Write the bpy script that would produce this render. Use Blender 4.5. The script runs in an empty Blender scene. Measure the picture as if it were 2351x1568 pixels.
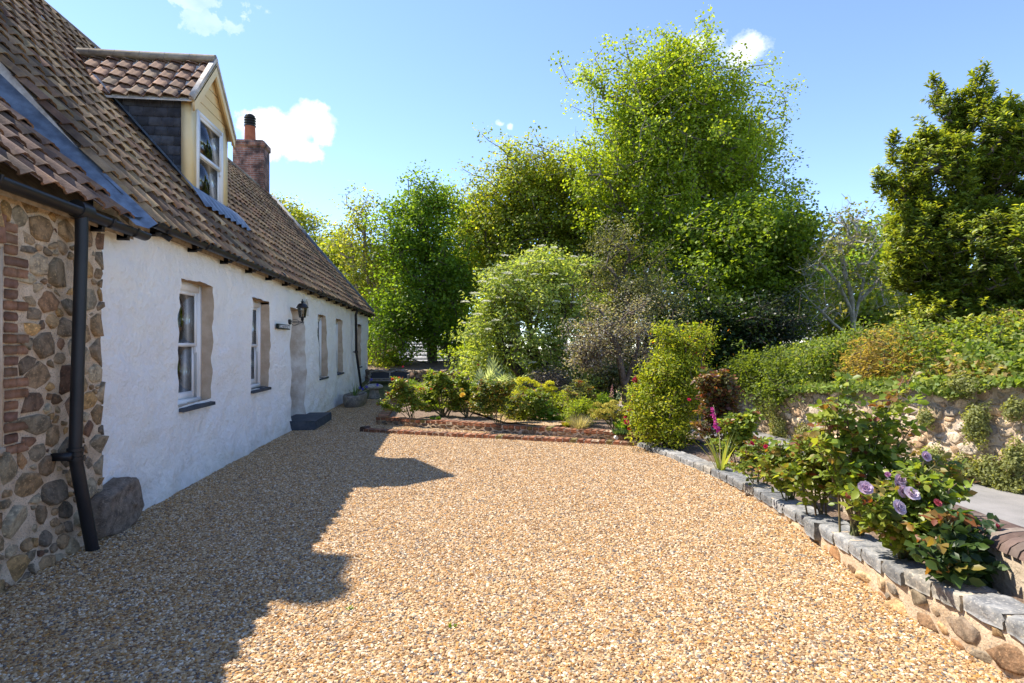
import bpy, math, random
import numpy as np
from mathutils import Vector, noise
random.seed(7); rng = np.random.default_rng(7)
scene = bpy.context.scene
COL = scene.collection
# ------------------------------------------------------------------ camera
CX, F, HV, H0 = 1175.5, 1330.0, 795.0, 1.6
YAW = math.radians(6.31); SY, CY = math.sin(YAW), math.cos(YAW)
cam = bpy.data.objects.new('camera', bpy.data.cameras.new('camera')); COL.objects.link(cam)
cam.location = (0, 0, H0); cam.rotation_euler = (math.pi/2, 0, -YAW)
cam.data.sensor_width = 36; cam.data.lens = 36*F/2351; cam.data.shift_y = (HV-784)/2351
cam.data.clip_start = .05; cam.data.clip_end = 2000
scene.camera = cam
def P(u, v, d):
    lat = (u-CX)/F*d
    return Vector((SY*d+CY*lat, CY*d-SY*lat, H0-(v-HV)/F*d))
def G(u, v, z=0.0): return P(u, v, (H0-z)*F/(v-HV))
def WX(u, v, X):
    r = P(u, v, 1)-Vector((0, 0, H0)); t = X/r.x
    return Vector((0, 0, H0))+r*t
# ------------------------------------------------------------------ world, sun, exposure
SUN = Vector((-3.7, 2.33, 6.15)).normalized()
w = bpy.data.worlds.new('World'); scene.world = w; w.use_nodes = True
nt = w.node_tree; N = nt.nodes; LK = nt.links; N.clear()
out = N.new('ShaderNodeOutputWorld'); bg = N.new('ShaderNodeBackground'); sky = N.new('ShaderNodeTexSky')
sky.sky_type = 'NISHITA'; sky.sun_disc = False
sky.sun_elevation = math.asin(SUN.z); sky.sun_rotation = math.atan2(SUN.x, SUN.y)
sky.altitude = 0; sky.air_density = .72; sky.dust_density = 0.0; sky.ozone_density = 3.0
SKY = 0.15
bg.inputs['Strength'].default_value = SKY
tc = N.new('ShaderNodeTexCoord')
def wm(op, a, b=None, c=None):
    n = N.new('ShaderNodeMath'); n.operation = op
    for i, x in enumerate((a, b, c)):
        if x is None: continue
        if isinstance(x, (int, float)): n.inputs[i].default_value = x
        else: LK.new(x, n.inputs[i])
    return n.outputs[0]
nz = N.new('ShaderNodeTexNoise'); nz.inputs['Scale'].default_value = 20; nz.inputs['Detail'].default_value = 10; nz.inputs['Roughness'].default_value = .62
LK.new(tc.outputs['Generated'], nz.inputs['Vector'])
mask = None
for (u, v, ru, rv, amp, dens) in [(655, 310, 68, 50, 1.1, 1), (715, 285, 52, 42, 1.1, 1), (688, 340, 56, 30, 1.1, 1), (740, 305, 34, 32, 1.1, 1), (620, 280, 34, 26, 1.1, 1), (1702, 122, 44, 24, 1.3, .9), (1605, 104, 46, 22, 1.3, .8),
                            (1148, 284, 14, 11, 1.6, .45), (1170, 291, 10, 10, 1.6, .4), (420, -12, 80, 18, 1.7, .28), (485, 45, 36, 22, 1.8, .22), (1610, 88, 30, 10, 1.5, .4)]:
    c = (P(u, v, 1)-Vector((0, 0, H0))); c.normalize()
    right = c.cross(Vector((0, 0, 1))).normalized(); up = right.cross(c)
    sc = F/math.sqrt(1)*1.0*(1/((P(u, v, 1)-Vector((0, 0, H0))).length))
    d1 = N.new('ShaderNodeVectorMath'); d1.operation = 'DOT_PRODUCT'; LK.new(tc.outputs['Generated'], d1.inputs[0]); d1.inputs[1].default_value = right
    d2 = N.new('ShaderNodeVectorMath'); d2.operation = 'DOT_PRODUCT'; LK.new(tc.outputs['Generated'], d2.inputs[0]); d2.inputs[1].default_value = up
    d3 = N.new('ShaderNodeVectorMath'); d3.operation = 'DOT_PRODUCT'; LK.new(tc.outputs['Generated'], d3.inputs[0]); d3.inputs[1].default_value = c
    a = wm('MULTIPLY', d1.outputs['Value'], sc/ru); b = wm('MULTIPLY', d2.outputs['Value'], sc/rv)
    r = wm('SQRT', wm('ADD', wm('MULTIPLY', a, a), wm('MULTIPLY', b, b)))
    nn = wm('MULTIPLY', wm('SUBTRACT', nz.outputs[0], .5), amp*2.2)
    m = wm('MULTIPLY', wm('SUBTRACT', wm('ADD', 1.02, nn), r), 2.3 if dens == 1 else 1.4)
    m = wm('MINIMUM', wm('MAXIMUM', m, 0), dens)
    m = wm('MULTIPLY', m, wm('GREATER_THAN', d3.outputs['Value'], .3))
    mask = m if mask is None else wm('MAXIMUM', mask, m)
mx = N.new('ShaderNodeMix'); mx.data_type = 'RGBA'
nz2 = N.new('ShaderNodeTexNoise'); nz2.inputs['Scale'].default_value = 28; nz2.inputs['Detail'].default_value = 5
LK.new(tc.outputs['Generated'], nz2.inputs['Vector'])
cr = N.new('ShaderNodeValToRGB'); LK.new(nz2.outputs[0], cr.inputs[0])
cr.color_ramp.elements[0].position = .38; cr.color_ramp.elements[0].color = (.62, .70, .84, 1)
cr.color_ramp.elements[1].position = .6; cr.color_ramp.elements[1].color = (1, 1, 1, 1)
vm = N.new('ShaderNodeVectorMath'); vm.operation = 'SCALE'; LK.new(cr.outputs[0], vm.inputs[0]); vm.inputs['Scale'].default_value = .62/SKY
hs = N.new('ShaderNodeHueSaturation'); hs.inputs['Saturation'].default_value = 1.0; hs.inputs['Value'].default_value = .94; hs.inputs['Hue'].default_value = .505; LK.new(sky.outputs[0], hs.inputs['Color'])
LK.new(mask, mx.inputs['Factor']); LK.new(hs.outputs[0], mx.inputs['A']); LK.new(vm.outputs[0], mx.inputs['B'])
LK.new(mx.outputs['Result'], bg.inputs['Color']); LK.new(bg.outputs[0], out.inputs[0])
sl = bpy.data.lights.new('sun', 'SUN'); sl.energy = 3.7; sl.angle = math.radians(.53); sl.color = (1, .92, .80)
so = bpy.data.objects.new('sun', sl); COL.objects.link(so); so.rotation_euler = SUN.to_track_quat('Z', 'Y').to_euler(); so.location = (-20, 12, 40)
vs = scene.view_settings; vs.view_transform = 'Standard'; vs.look = 'None'; vs.exposure = 1.45; vs.gamma = 1
scene.cycles.max_bounces = 8; scene.cycles.transparent_max_bounces = 12
scene.cycles.use_denoising = True
# ------------------------------------------------------------------ helpers
def empty(name, loc=(0, 0, 0)):
    o = bpy.data.objects.new(name, None); COL.objects.link(o); o.location = loc; return o
def tag(o, label=None, cat=None, group=None, kind=None):
    if label: o['label'] = label
    if cat: o['category'] = cat
    if group: o['group'] = group
    if kind: o['kind'] = kind
    return o
class MB:
    def __init__(s): s.V = []; s.F = []; s.C = []; s.n = 0
    def add(s, v, f, col=(.5, .5, .5)):
        v = np.asarray(v, dtype=np.float32).reshape(-1, 3); f = np.asarray(f, dtype=np.int64)
        s.V.append(v); s.F.append(f+s.n)
        c = np.asarray(col, dtype=np.float32)
        if c.ndim == 1: c = np.tile(c[:3], (len(v), 1))
        s.C.append(c); s.n += len(v); return s
    def box(s, x0, x1, y0, y1, z0, z1, col=(.5, .5, .5)):
        v = [(x, y, z) for x in (x0, x1) for y in (y0, y1) for z in (z0, z1)]
        return s.add(v, [(0, 1, 3, 2), (4, 6, 7, 5), (0, 4, 5, 1), (2, 3, 7, 6), (0, 2, 6, 4), (1, 5, 7, 3)], col)
    def poly(s, pts, col=(.5, .5, .5)):
        return s.add(pts, [tuple(range(len(pts)))], col)
    def prism(s, pts, ext, col=(.5, .5, .5)):
        n = len(pts); a = np.array(pts, float); b = a+np.array(ext, float)
        s.poly(a[::-1], col); s.poly(b, col)
        return s.add(np.vstack([a, b]), [(i, (i+1) % n, n+(i+1) % n, n+i) for i in range(n)], col)
    def tube(s, pts, rad, n=6, col=(.5, .5, .5), cap=True):
        pts = np.array(pts, float); m = len(pts); rad = np.broadcast_to(np.asarray(rad, float), (m,))
        t = np.gradient(pts, axis=0); t /= np.linalg.norm(t, axis=1)[:, None]+1e-9
        ref = np.array([0, 0, 1.]) if abs(t[0][2]) < .9 else np.array([1., 0, 0])
        vs_ = []
        for i in range(m):
            a = np.cross(t[i], ref); a /= np.linalg.norm(a)+1e-9; b = np.cross(t[i], a)
            for k in range(n):
                an = 2*math.pi*k/n; vs_.append(pts[i]+rad[i]*(math.cos(an)*a+math.sin(an)*b))
        f = [(i*n+k, i*n+(k+1) % n, (i+1)*n+(k+1) % n, (i+1)*n+k) for i in range(m-1) for k in range(n)]
        s.add(vs_, f, col)
        if cap:
            s.poly(vs_[:n][::-1], col); s.poly(vs_[-n:], col)
        return s
    def lathe(s, c, prof, n=20, col=(.5, .5, .5), sx=1, sy=1):
        v = [(c[0]+sx*r*math.cos(2*math.pi*k/n), c[1]+sy*r*math.sin(2*math.pi*k/n), c[2]+z) for r, z in prof for k in range(n)]
        f = [(i*n+k, i*n+(k+1) % n, (i+1)*n+(k+1) % n, (i+1)*n+k) for i in range(len(prof)-1) for k in range(n)]
        return s.add(v, f, col)
    def block(s, c, ax, L, W, Hh, jit=.006, col=(.5, .5, .5), seg=3, rnd=.035):
        """rough-hewn block: c = centre of base, ax = unit tangent"""
        ax = np.array([ax[0], ax[1], 0.]); ax /= np.linalg.norm(ax); nx = np.array([ax[1], -ax[0], 0]); up = np.array([0, 0, 1.])
        g = np.linspace(-1, 1, seg+1); idx = {}; v = []; f = []
        def vid(i, j, k):
            if (i, j, k) not in idx:
                p = np.array([g[i], g[j], g[k]]); q = p*(1-rnd*(np.sum(np.abs(p) > .99)-1))
                q = np.array([q[0]*L/2, q[1]*W/2, (q[2]+1)*Hh/2])+rng.normal(0, jit, 3)
                idx[(i, j, k)] = len(v); v.append(np.array(c)+ax*q[0]+nx*q[1]+up*q[2])
            return idx[(i, j, k)]
        for a in range(seg):
            for b in range(seg):
                for e in (0, seg):
                    for perm in range(3):
                        q = [(a, b), (a+1, b), (a+1, b+1), (a, b+1)]
                        if perm == 0: r = [vid(e, x, y) for x, y in q]
                        elif perm == 1: r = [vid(x, e, y) for x, y in q]
                        else: r = [vid(x, y, e) for x, y in q]
                        f.append(tuple(r))
        return s.add(v, f, col)
    def build(s, name, mat, parent=None, smooth=False):
        me = bpy.data.meshes.new(name)
        V = np.vstack(s.V); C = np.vstack(s.C)
        tot = np.concatenate([np.full(len(f), f.shape[1]) for f in s.F]); li = np.concatenate([f.ravel() for f in s.F])
        me.vertices.add(len(V)); me.vertices.foreach_set('co', V.ravel())
        me.loops.add(len(li)); me.loops.foreach_set('vertex_index', li.astype(np.int32))
        me.polygons.add(len(tot)); st = np.concatenate([[0], np.cumsum(tot)[:-1]])
        me.polygons.foreach_set('loop_start', st.astype(np.int32)); me.polygons.foreach_set('loop_total', tot.astype(np.int32))
        if smooth: me.polygons.foreach_set('use_smooth', np.ones(len(tot), bool))
        me.update(calc_edges=True); me.validate()
        at = me.color_attributes.new('Col', 'FLOAT_COLOR', 'POINT')
        at.data.foreach_set('color', np.hstack([C, np.ones((len(C), 1), np.float32)]).astype(np.float32).ravel())
        me.materials.append(mat)
        o = bpy.data.objects.new(name, me); COL.objects.link(o)
        if parent is not None: o.parent = parent; o.matrix_parent_inverse = _inv(parent)
        return o
def _inv(p):
    from mathutils import Matrix
    T = Matrix.Translation(p.location)
    if p.parent: T = Matrix.Identity(4)
    return T.inverted() if p.type == 'EMPTY' else Matrix.Identity(4)
# ------------------------------------------------------------------ materials
def newmat(name):
    m = bpy.data.materials.new(name); m.use_nodes = True; t = m.node_tree
    for n in list(t.nodes): t.nodes.remove(n)
    o = t.nodes.new('ShaderNodeOutputMaterial'); b = t.nodes.new('ShaderNodeBsdfPrincipled'); t.links.new(b.outputs[0], o.inputs[0])
    return m, t, b, o
def rgba(c): return (c[0], c[1], c[2], 1)
def nmat(name, c1, c2, scale=4, rough=.85, bump=.3, bscale=30, attr=False, dist=.01, spec=.3, metal=0, c3=None, cscale=25, lo=.38, hi=.62, extra=None):
    """two-tone noise colour (optionally multiplied by the Col attribute), third tone in finer spots, noise bump"""
    m, t, b, o = newmat(name); n = t.nodes; l = t.links
    tcn = n.new('ShaderNodeTexCoord')
    def nzn(sc, det=6, ro=.6):
        x = n.new('ShaderNodeTexNoise'); x.inputs['Scale'].default_value = sc; x.inputs['Detail'].default_value = det; x.inputs['Roughness'].default_value = ro
        l.new(tcn.outputs['Object'], x.inputs['Vector']); return x
    a = nzn(scale); r = n.new('ShaderNodeValToRGB'); l.new(a.outputs[0], r.inputs[0])
    r.color_ramp.elements[0].position = lo; r.color_ramp.elements[0].color = rgba(c1)
    r.color_ramp.elements[1].position = hi; r.color_ramp.elements[1].color = rgba(c2)
    cur = r.outputs[0]
    if c3:
        a2 = nzn(cscale, 4); r2 = n.new('ShaderNodeValToRGB'); l.new(a2.outputs[0], r2.inputs[0])
        r2.color_ramp.elements[0].position = .54; r2.color_ramp.elements[0].color = (0, 0, 0, 1)
        r2.color_ramp.elements[1].position = .66; r2.color_ramp.elements[1].color = (1, 1, 1, 1)
        k = n.new('ShaderNodeMix'); k.data_type = 'RGBA'; l.new(r2.outputs[0], k.inputs['Factor']); l.new(cur, k.inputs['A']); k.inputs['B'].default_value = rgba(c3)
        cur = k.outputs['Result']
    if attr:
        at = n.new('ShaderNodeAttribute'); at.attribute_name = 'Col'
        k = n.new('ShaderNodeMix'); k.data_type = 'RGBA'; k.blend_type = 'MULTIPLY'; k.inputs['Factor'].default_value = 1
        l.new(cur, k.inputs['A']); l.new(at.outputs['Color'], k.inputs['B']); cur = k.outputs['Result']
    l.new(cur, b.inputs['Base Color'])
    b.inputs['Roughness'].default_value = rough; b.inputs['Specular IOR Level'].default_value = spec; b.inputs['Metallic'].default_value = metal
    if bump:
        x = nzn(bscale, 8, .65); bp = n.new('ShaderNodeBump'); bp.inputs['Strength'].default_value = bump; bp.inputs['Distance'].default_value = dist
        l.new(x.outputs[0], bp.inputs['Height']); l.new(bp.outputs[0], b.inputs['Normal'])
    return m
def leafmat(name, trans=.5, rough=.5, spec=.25, gain=(1.9, 1.75, .6)):
    m, t, b, o = newmat(name); n = t.nodes; l = t.links
    at = n.new('ShaderNodeAttribute'); at.attribute_name = 'Col'
    l.new(at.outputs['Color'], b.inputs['Base Color']); b.inputs['Roughness'].default_value = rough; b.inputs['Specular IOR Level'].default_value = spec
    tr = n.new('ShaderNodeBsdfTranslucent')
    k = n.new('ShaderNodeMix'); k.data_type = 'RGBA'; k.blend_type = 'MULTIPLY'; k.inputs['Factor'].default_value = 1; k.clamp_result = False
    l.new(at.outputs['Color'], k.inputs['A']); k.inputs['B'].default_value = rgba(gain); l.new(k.outputs['Result'], tr.inputs['Color'])
    ms = n.new('ShaderNodeMixShader'); ms.inputs[0].default_value = trans
    l.new(b.outputs[0], ms.inputs[1]); l.new(tr.outputs[0], ms.inputs[2]); l.new(ms.outputs[0], o.inputs[0])
    return m
M = {}
M['white'] = nmat('white_limewash', (.93, .91, .88), (.95, .92, .85), 2.2, .9, 1, 13, dist=.055, c3=(.90, .87, .81), cscale=3.5, spec=.2)
_t = M['white'].node_tree; _n = _t.nodes; _b = [q for q in _n if q.type == 'BSDF_PRINCIPLED'][0]; _src = _b.inputs['Base Color'].links[0].from_socket
_tc = _n.new('ShaderNodeTexCoord'); _sp = _n.new('ShaderNodeSeparateXYZ'); _t.links.new(_tc.outputs['Object'], _sp.inputs[0]); _nz = _n.new('ShaderNodeTexNoise'); _nz.inputs['Scale'].default_value = 5; _nz.inputs['Detail'].default_value = 8; _t.links.new(_tc.outputs['Object'], _nz.inputs['Vector'])
_ma = _n.new('ShaderNodeMath'); _ma.operation = 'MULTIPLY_ADD'; _t.links.new(_nz.outputs[0], _ma.inputs[0]); _ma.inputs[1].default_value = -.9; _t.links.new(_sp.outputs[2], _ma.inputs[2])
_mr = _n.new('ShaderNodeMapRange'); _t.links.new(_ma.outputs[0], _mr.inputs[0]); _mr.inputs[1].default_value = -.42; _mr.inputs[2].default_value = -.18; _mr.inputs[3].default_value = .35; _mr.inputs[4].default_value = 0
_mx = _n.new('ShaderNodeMix'); _mx.data_type = 'RGBA'; _t.links.new(_mr.outputs[0], _mx.inputs['Factor']); _t.links.new(_src, _mx.inputs['A']); _mx.inputs['B'].default_value = (.55, .52, .42, 1); _t.links.new(_mx.outputs['Result'], _b.inputs['Base Color'])
M['reveal'] = nmat('bare_render', (.48, .36, .25), (.62, .49, .36), 5, .9, .5, 30, dist=.01)
M['doorreveal'] = nmat('worn_whitewash', (.58, .48, .37), (.86, .82, .75), 2.2, .9, .8, 9, dist=.03)
M['mortar'] = nmat('lime_mortar', (.46, .34, .22), (.64, .50, .35), 8, .95, 1, 60, dist=.01, c3=(.26, .22, .18), cscale=90)
M['stone'] = nmat('rubble_stone', (.55, .54, .50), (1.2, 1.17, 1.08), 14, .9, 1, 45, attr=True, dist=.012, c3=(1.5, 1.42, 1.25), cscale=60)
M['farstone'] = nmat('tan_stone', (.7, .68, .64), (1.15, 1.12, 1.08), 5, .95, 1, 22, attr=True, dist=.03, c3=(.35, .33, .32), cscale=30)
M['granite'] = nmat('grey_granite', (.55, .57, .6), (1.1, 1.1, 1.1), 12, .85, .9, 70, attr=True, dist=.008, c3=(1.45, 1.4, 1.3), cscale=50)
M['brick'] = nmat('red_brick', (.8, .75, .72), (1.15, 1.1, 1.05), 18, .9, .7, 90, attr=True, dist=.006, c3=(.62, .6, .54), cscale=9)
M['tile'] = nmat('clay_pantile', (.6, .57, .56), (1.12, 1.08, 1.0), 6, .9, .7, 60, attr=True, dist=.006, c3=(.98, .93, .7), cscale=13)
M['slate'] = nmat('blue_slate', (.7, .7, .72), (1.2, 1.2, 1.2), 12, .7, .3, 60, attr=True, dist=.004, spec=.3)
M['lead'] = nmat('lead_sheet', (.08, .10, .13), (.17, .21, .26), 7, .45, .3, 20, dist=.01, spec=.6, metal=.25)
M['black'] = nmat('black_plastic', (.012, .012, .014), (.02, .02, .022), 3, .45, .05, 80, dist=.002, spec=.35)
M['paintwhite'] = nmat('white_gloss_paint', (.80, .79, .76), (.84, .83, .81), 3, .4, .05, 50, dist=.002)
M['cream'] = nmat('cream_paint', (.80, .60, .30), (.84, .66, .37), 2, .55, .1, 40, dist=.002)
M['cement'] = nmat('cement_fillet', (.42, .37, .31), (.66, .60, .52), 9, .95, .6, 60, dist=.006)
M['step'] = nmat('dark_step', (.045, .055, .07), (.075, .085, .10), 9, .8, .3, 90, dist=.004)
M['soil'] = nmat('dry_soil', (.16, .11, .08), (.29, .21, .155), 9, .95, 1, 28, dist=.05, c3=(.10, .07, .05), cscale=40)
M['asphalt'] = nmat('road_asphalt', (.19, .185, .18), (.25, .24, .235), 2, .9, .4, 200, dist=.004, c3=(.3, .29, .27), cscale=120)
M['grassground'] = nmat('rough_ground', (.05, .07, .02), (.16, .15, .06), 1.5, .95, .8, 14, dist=.05, c3=(.22, .17, .08), cscale=5)
M['bark'] = nmat('bark', (.07, .052, .04), (.17, .135, .105), 8, .95, .9, 30, dist=.02)
M['barkpale'] = nmat('pale_bark', (.16, .13, .10), (.30, .26, .21), 6, .95, .7, 30, dist=.015)
M['barkgrey'] = nmat('grey_bark', (.28, .25, .20), (.48, .44, .37), 6, .95, .7, 30, dist=.015)
M['cane'] = nmat('green_cane', (.10, .12, .04), (.20, .13, .07), 7, .7, .3, 40, dist=.004)
M['leaf'] = leafmat('foliage'); M['gloss'] = leafmat('glossy_foliage', .42, .42, .35); M['petal'] = leafmat('petals', .35, .6, .2, (1.1, 1.05, 1.1))
M['oldwood'] = nmat('weathered_wood', (.22, .18, .14), (.36, .31, .25), 12, .85, .4, 60, dist=.004)
M['letter'] = nmat('sign_lettering', (.8, .8, .8), (.85, .85, .85), 3, .6, 0)
M['sign'] = nmat('sign_plate', (.012, .018, .015), (.02, .026, .022), 3, .5, .1, 60, dist=.002)
M['terracotta'] = nmat('terracotta', (.36, .10, .05), (.46, .15, .07), 6, .85, .3, 50, dist=.004)
M['interior'] = nmat('dark_interior', (.03, .03, .03), (.05, .05, .05), 2, .9, 0)  # near-black colour stands in for unlit rooms behind the windows
M['lace'] = nmat('lace_curtain', (.45, .47, .48), (.68, .69, .7), 60, .9, .2, 80, dist=.003)
M['oak'] = nmat('lintel_wood', (.30, .19, .10), (.46, .32, .19), 9, .9, .6, 40, dist=.01)
def _glass():
    m, t, b, o = newmat('window_glass'); n = t.nodes; l = t.links
    g = n.new('ShaderNodeBsdfGlossy'); g.inputs['Roughness'].default_value = .02; tr = n.new('ShaderNodeBsdfTransparent'); tr.inputs['Color'].default_value = (.75, .8, .8, 1)
    fr = n.new('ShaderNodeFresnel'); fr.inputs['IOR'].default_value = 1.9; ms = n.new('ShaderNodeMixShader')
    l.new(fr.outputs[0], ms.inputs[0]); l.new(tr.outputs[0], ms.inputs[1]); l.new(g.outputs[0], ms.inputs[2]); l.new(ms.outputs[0], o.inputs[0]); return m
M['glass'] = _glass()
def _brickwall():
    m, t, b, o = newmat('chimney_brick'); n = t.nodes; l = t.links
    tcn = n.new('ShaderNodeTexCoord'); sp = n.new('ShaderNodeSeparateXYZ'); l.new(tcn.outputs['Object'], sp.inputs[0])
    ad = n.new('ShaderNodeMath'); l.new(sp.outputs[0], ad.inputs[0]); l.new(sp.outputs[1], ad.inputs[1]); cb = n.new('ShaderNodeCombineXYZ')
    l.new(ad.outputs[0], cb.inputs[0]); l.new(sp.outputs[2], cb.inputs[1])
    br = n.new('ShaderNodeTexBrick'); l.new(cb.outputs[0], br.inputs['Vector']); br.inputs['Scale'].default_value = 1
    br.inputs['Brick Width'].default_value = .22; br.inputs['Row Height'].default_value = .075; br.inputs['Mortar Size'].default_value = .009; br.inputs['Mortar Smooth'].default_value = .3
    br.inputs['Color1'].default_value = (.22, .09, .06, 1); br.inputs['Color2'].default_value = (.36, .17, .11, 1); br.inputs['Mortar'].default_value = (.34, .29, .25, 1)
    nn = n.new('ShaderNodeTexNoise'); nn.inputs['Scale'].default_value = 3; nn.inputs['Detail'].default_value = 8; l.new(tcn.outputs['Object'], nn.inputs['Vector'])
    rr = n.new('ShaderNodeValToRGB'); l.new(nn.outputs[0], rr.inputs[0]); rr.color_ramp.elements[0].position = .4; rr.color_ramp.elements[0].color = (.3, .28, .27, 1); rr.color_ramp.elements[1].position = .6; rr.color_ramp.elements[1].color = (1.2, 1.1, 1.05, 1)
    k = n.new('ShaderNodeMix'); k.data_type = 'RGBA'; k.blend_type = 'MULTIPLY'; k.inputs['Factor'].default_value = 1; l.new(br.outputs[0], k.inputs['A']); l.new(rr.outputs[0], k.inputs['B'])
    l.new(k.outputs['Result'], b.inputs['Base Color']); b.inputs['Roughness'].default_value = .9
    bp = n.new('ShaderNodeBump'); bp.inputs['Strength'].default_value = .8; bp.inputs['Distance'].default_value = .012; bp.invert = True; l.new(br.outputs['Fac'], bp.inputs['Height']); l.new(bp.outputs[0], b.inputs['Normal']); return m
M['brickwall'] = _brickwall()
def _gravel(name, inst):
    """tan flint gravel: each pebble (instance or voronoi cell) draws its own colour"""
    m, t, b, o = newmat(name); n = t.nodes; l = t.links
    cr_ = n.new('ShaderNodeValToRGB'); e = cr_.color_ramp; e.interpolation = 'CONSTANT'
    cols = [(0, (.52, .35, .17)), (.16, (.62, .45, .25)), (.32, (.40, .25, .11)), (.44, (.72, .57, .37)), (.55, (.58, .32, .10)), (.64, (.84, .75, .59)), (.73, (.18, .17, .165)), (.82, (.44, .33, .21)), (.90, (.24, .14, .07))]
    while len(e.elements) < len(cols): e.elements.new(.5)
    for el, (p, c) in zip(e.elements, cols): el.position = p; el.color = rgba((c[0]*.88, c[1]*.82, c[2]*.76))
    tcn = n.new('ShaderNodeTexCoord')
    if inst:
        oi = n.new('ShaderNodeObjectInfo'); l.new(oi.outputs['Random'], cr_.inputs[0]); geo = cr_.outputs[0]
    else:
        vo = n.new('ShaderNodeTexVoronoi'); vo.inputs['Scale'].default_value = 55; l.new(tcn.outputs['Object'], vo.inputs['Vector'])
        sp = n.new('ShaderNodeSeparateColor'); l.new(vo.outputs['Color'], sp.inputs[0]); l.new(sp.outputs[0], cr_.inputs[0]); geo = cr_.outputs[0]
        vd = n.new('ShaderNodeTexVoronoi'); vd.inputs['Scale'].default_value = 55; vd.feature = 'SMOOTH_F1'; vd.inputs['Smoothness'].default_value = .2; l.new(tcn.outputs['Object'], vd.inputs['Vector'])
        bp = n.new('ShaderNodeBump'); bp.invert = True; bp.inputs['Strength'].default_value = 1; bp.inputs['Distance'].default_value = .02; l.new(vd.outputs['Distance'], bp.inputs['Height']); l.new(bp.outputs[0], b.inputs['Normal'])
    nn = n.new('ShaderNodeTexNoise'); nn.inputs['Scale'].default_value = 1.3 if not inst else 60; nn.inputs['Detail'].default_value = 6; l.new(tcn.outputs['Object'], nn.inputs['Vector'])
    rr = n.new('ShaderNodeValToRGB'); l.new(nn.outputs[0], rr.inputs[0]); rr.color_ramp.elements[0].position = .35; rr.color_ramp.elements[0].color = (.78, .76, .74, 1); rr.color_ramp.elements[1].position = .65; rr.color_ramp.elements[1].color = (1.05, 1.05, 1.05, 1)
    k = n.new('ShaderNodeMix'); k.data_type = 'RGBA'; k.blend_type = 'MULTIPLY'; k.inputs['Factor'].default_value = 1; l.new(geo, k.inputs['A']); l.new(rr.outputs[0], k.inputs['B'])
    l.new(k.outputs['Result'], b.inputs['Base Color']); b.inputs['Roughness'].default_value = .75; b.inputs['Specular IOR Level'].default_value = .3
    return m
M['gravel'] = _gravel('gravel_bed', False); M['pebble'] = _gravel('gravel_pebble', True)
# ------------------------------------------------------------------ foliage tools
T4 = (np.array([(0, 0, 0), (-.5, .45, .14), (0, 1, 0), (.5, .45, .14)]), np.array([(0, 3, 2), (0, 2, 1)]))
T6 = (np.array([(0, 0, 0), (-.30, .22, .07), (-.36, .58, .08), (0, 1, -.06), (.36, .58, .08), (.30, .22, .07)]), np.array([(0, 3, 2, 1), (0, 5, 4, 3)]))
T7 = (np.array([(0, 0, 0), (-.45, .12, .05), (-.22, .42, .02), (-.5, .72, .08), (0, 1, -.05), (.5, .72, .08), (.22, .42, .02), (.45, .12, .05)]), np.array([(0, 4, 3, 2), (0, 2, 1, 1), (0, 6, 5, 4), (0, 7, 6, 6)]))
T7 = (T7[0], np.array([(0, 2, 1), (0, 4, 2), (4, 3, 2), (0, 7, 6), (0, 6, 4), (4, 6, 5)]))
def norm(a): return a/(np.linalg.norm(a, axis=-1, keepdims=True)+1e-9)
def leaves(mb, pos, nrm, size, col, tpl=T4, aspect=.8, d=None):
    n = len(pos); nrm = norm(nrm)
    if d is None: d = rng.normal(size=(n, 3))
    d = norm(d-nrm*np.sum(d*nrm, axis=1, keepdims=True)); s = np.cross(nrm, d)
    size = np.broadcast_to(np.asarray(size, float), (n,))[:, None, None]
    t = tpl[0]; k = len(t)
    v = pos[:, None, :]+size*(t[None, :, 0:1]*aspect*s[:, None, :]+t[None, :, 1:2]*d[:, None, :]+t[None, :, 2:3]*nrm[:, None, :])
    f = (np.arange(n)[:, None, None]*k+tpl[1][None]).reshape(-1, tpl[1].shape[1])
    mb.add(v.reshape(-1, 3), f, np.repeat(col, k, axis=0))
def palette(n, cols, jit=.15, w=None):
    c = np.array(cols, float); i = rng.choice(len(c), n, p=w); j = rng.choice(len(c), n, p=w); t = rng.random((n, 1))*.5
    return np.clip((c[i]*(1-t)+c[j]*t)*(1+rng.normal(0, jit, (n, 1))), .003, 1)
def lobe(u, v, dpt, ru, rv, rd=None):
    c = P(u, v, dpt); a = ru/F*dpt; b = rv/F*dpt
    return (np.array(c), np.array([a, rd if rd else a, b]))
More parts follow.
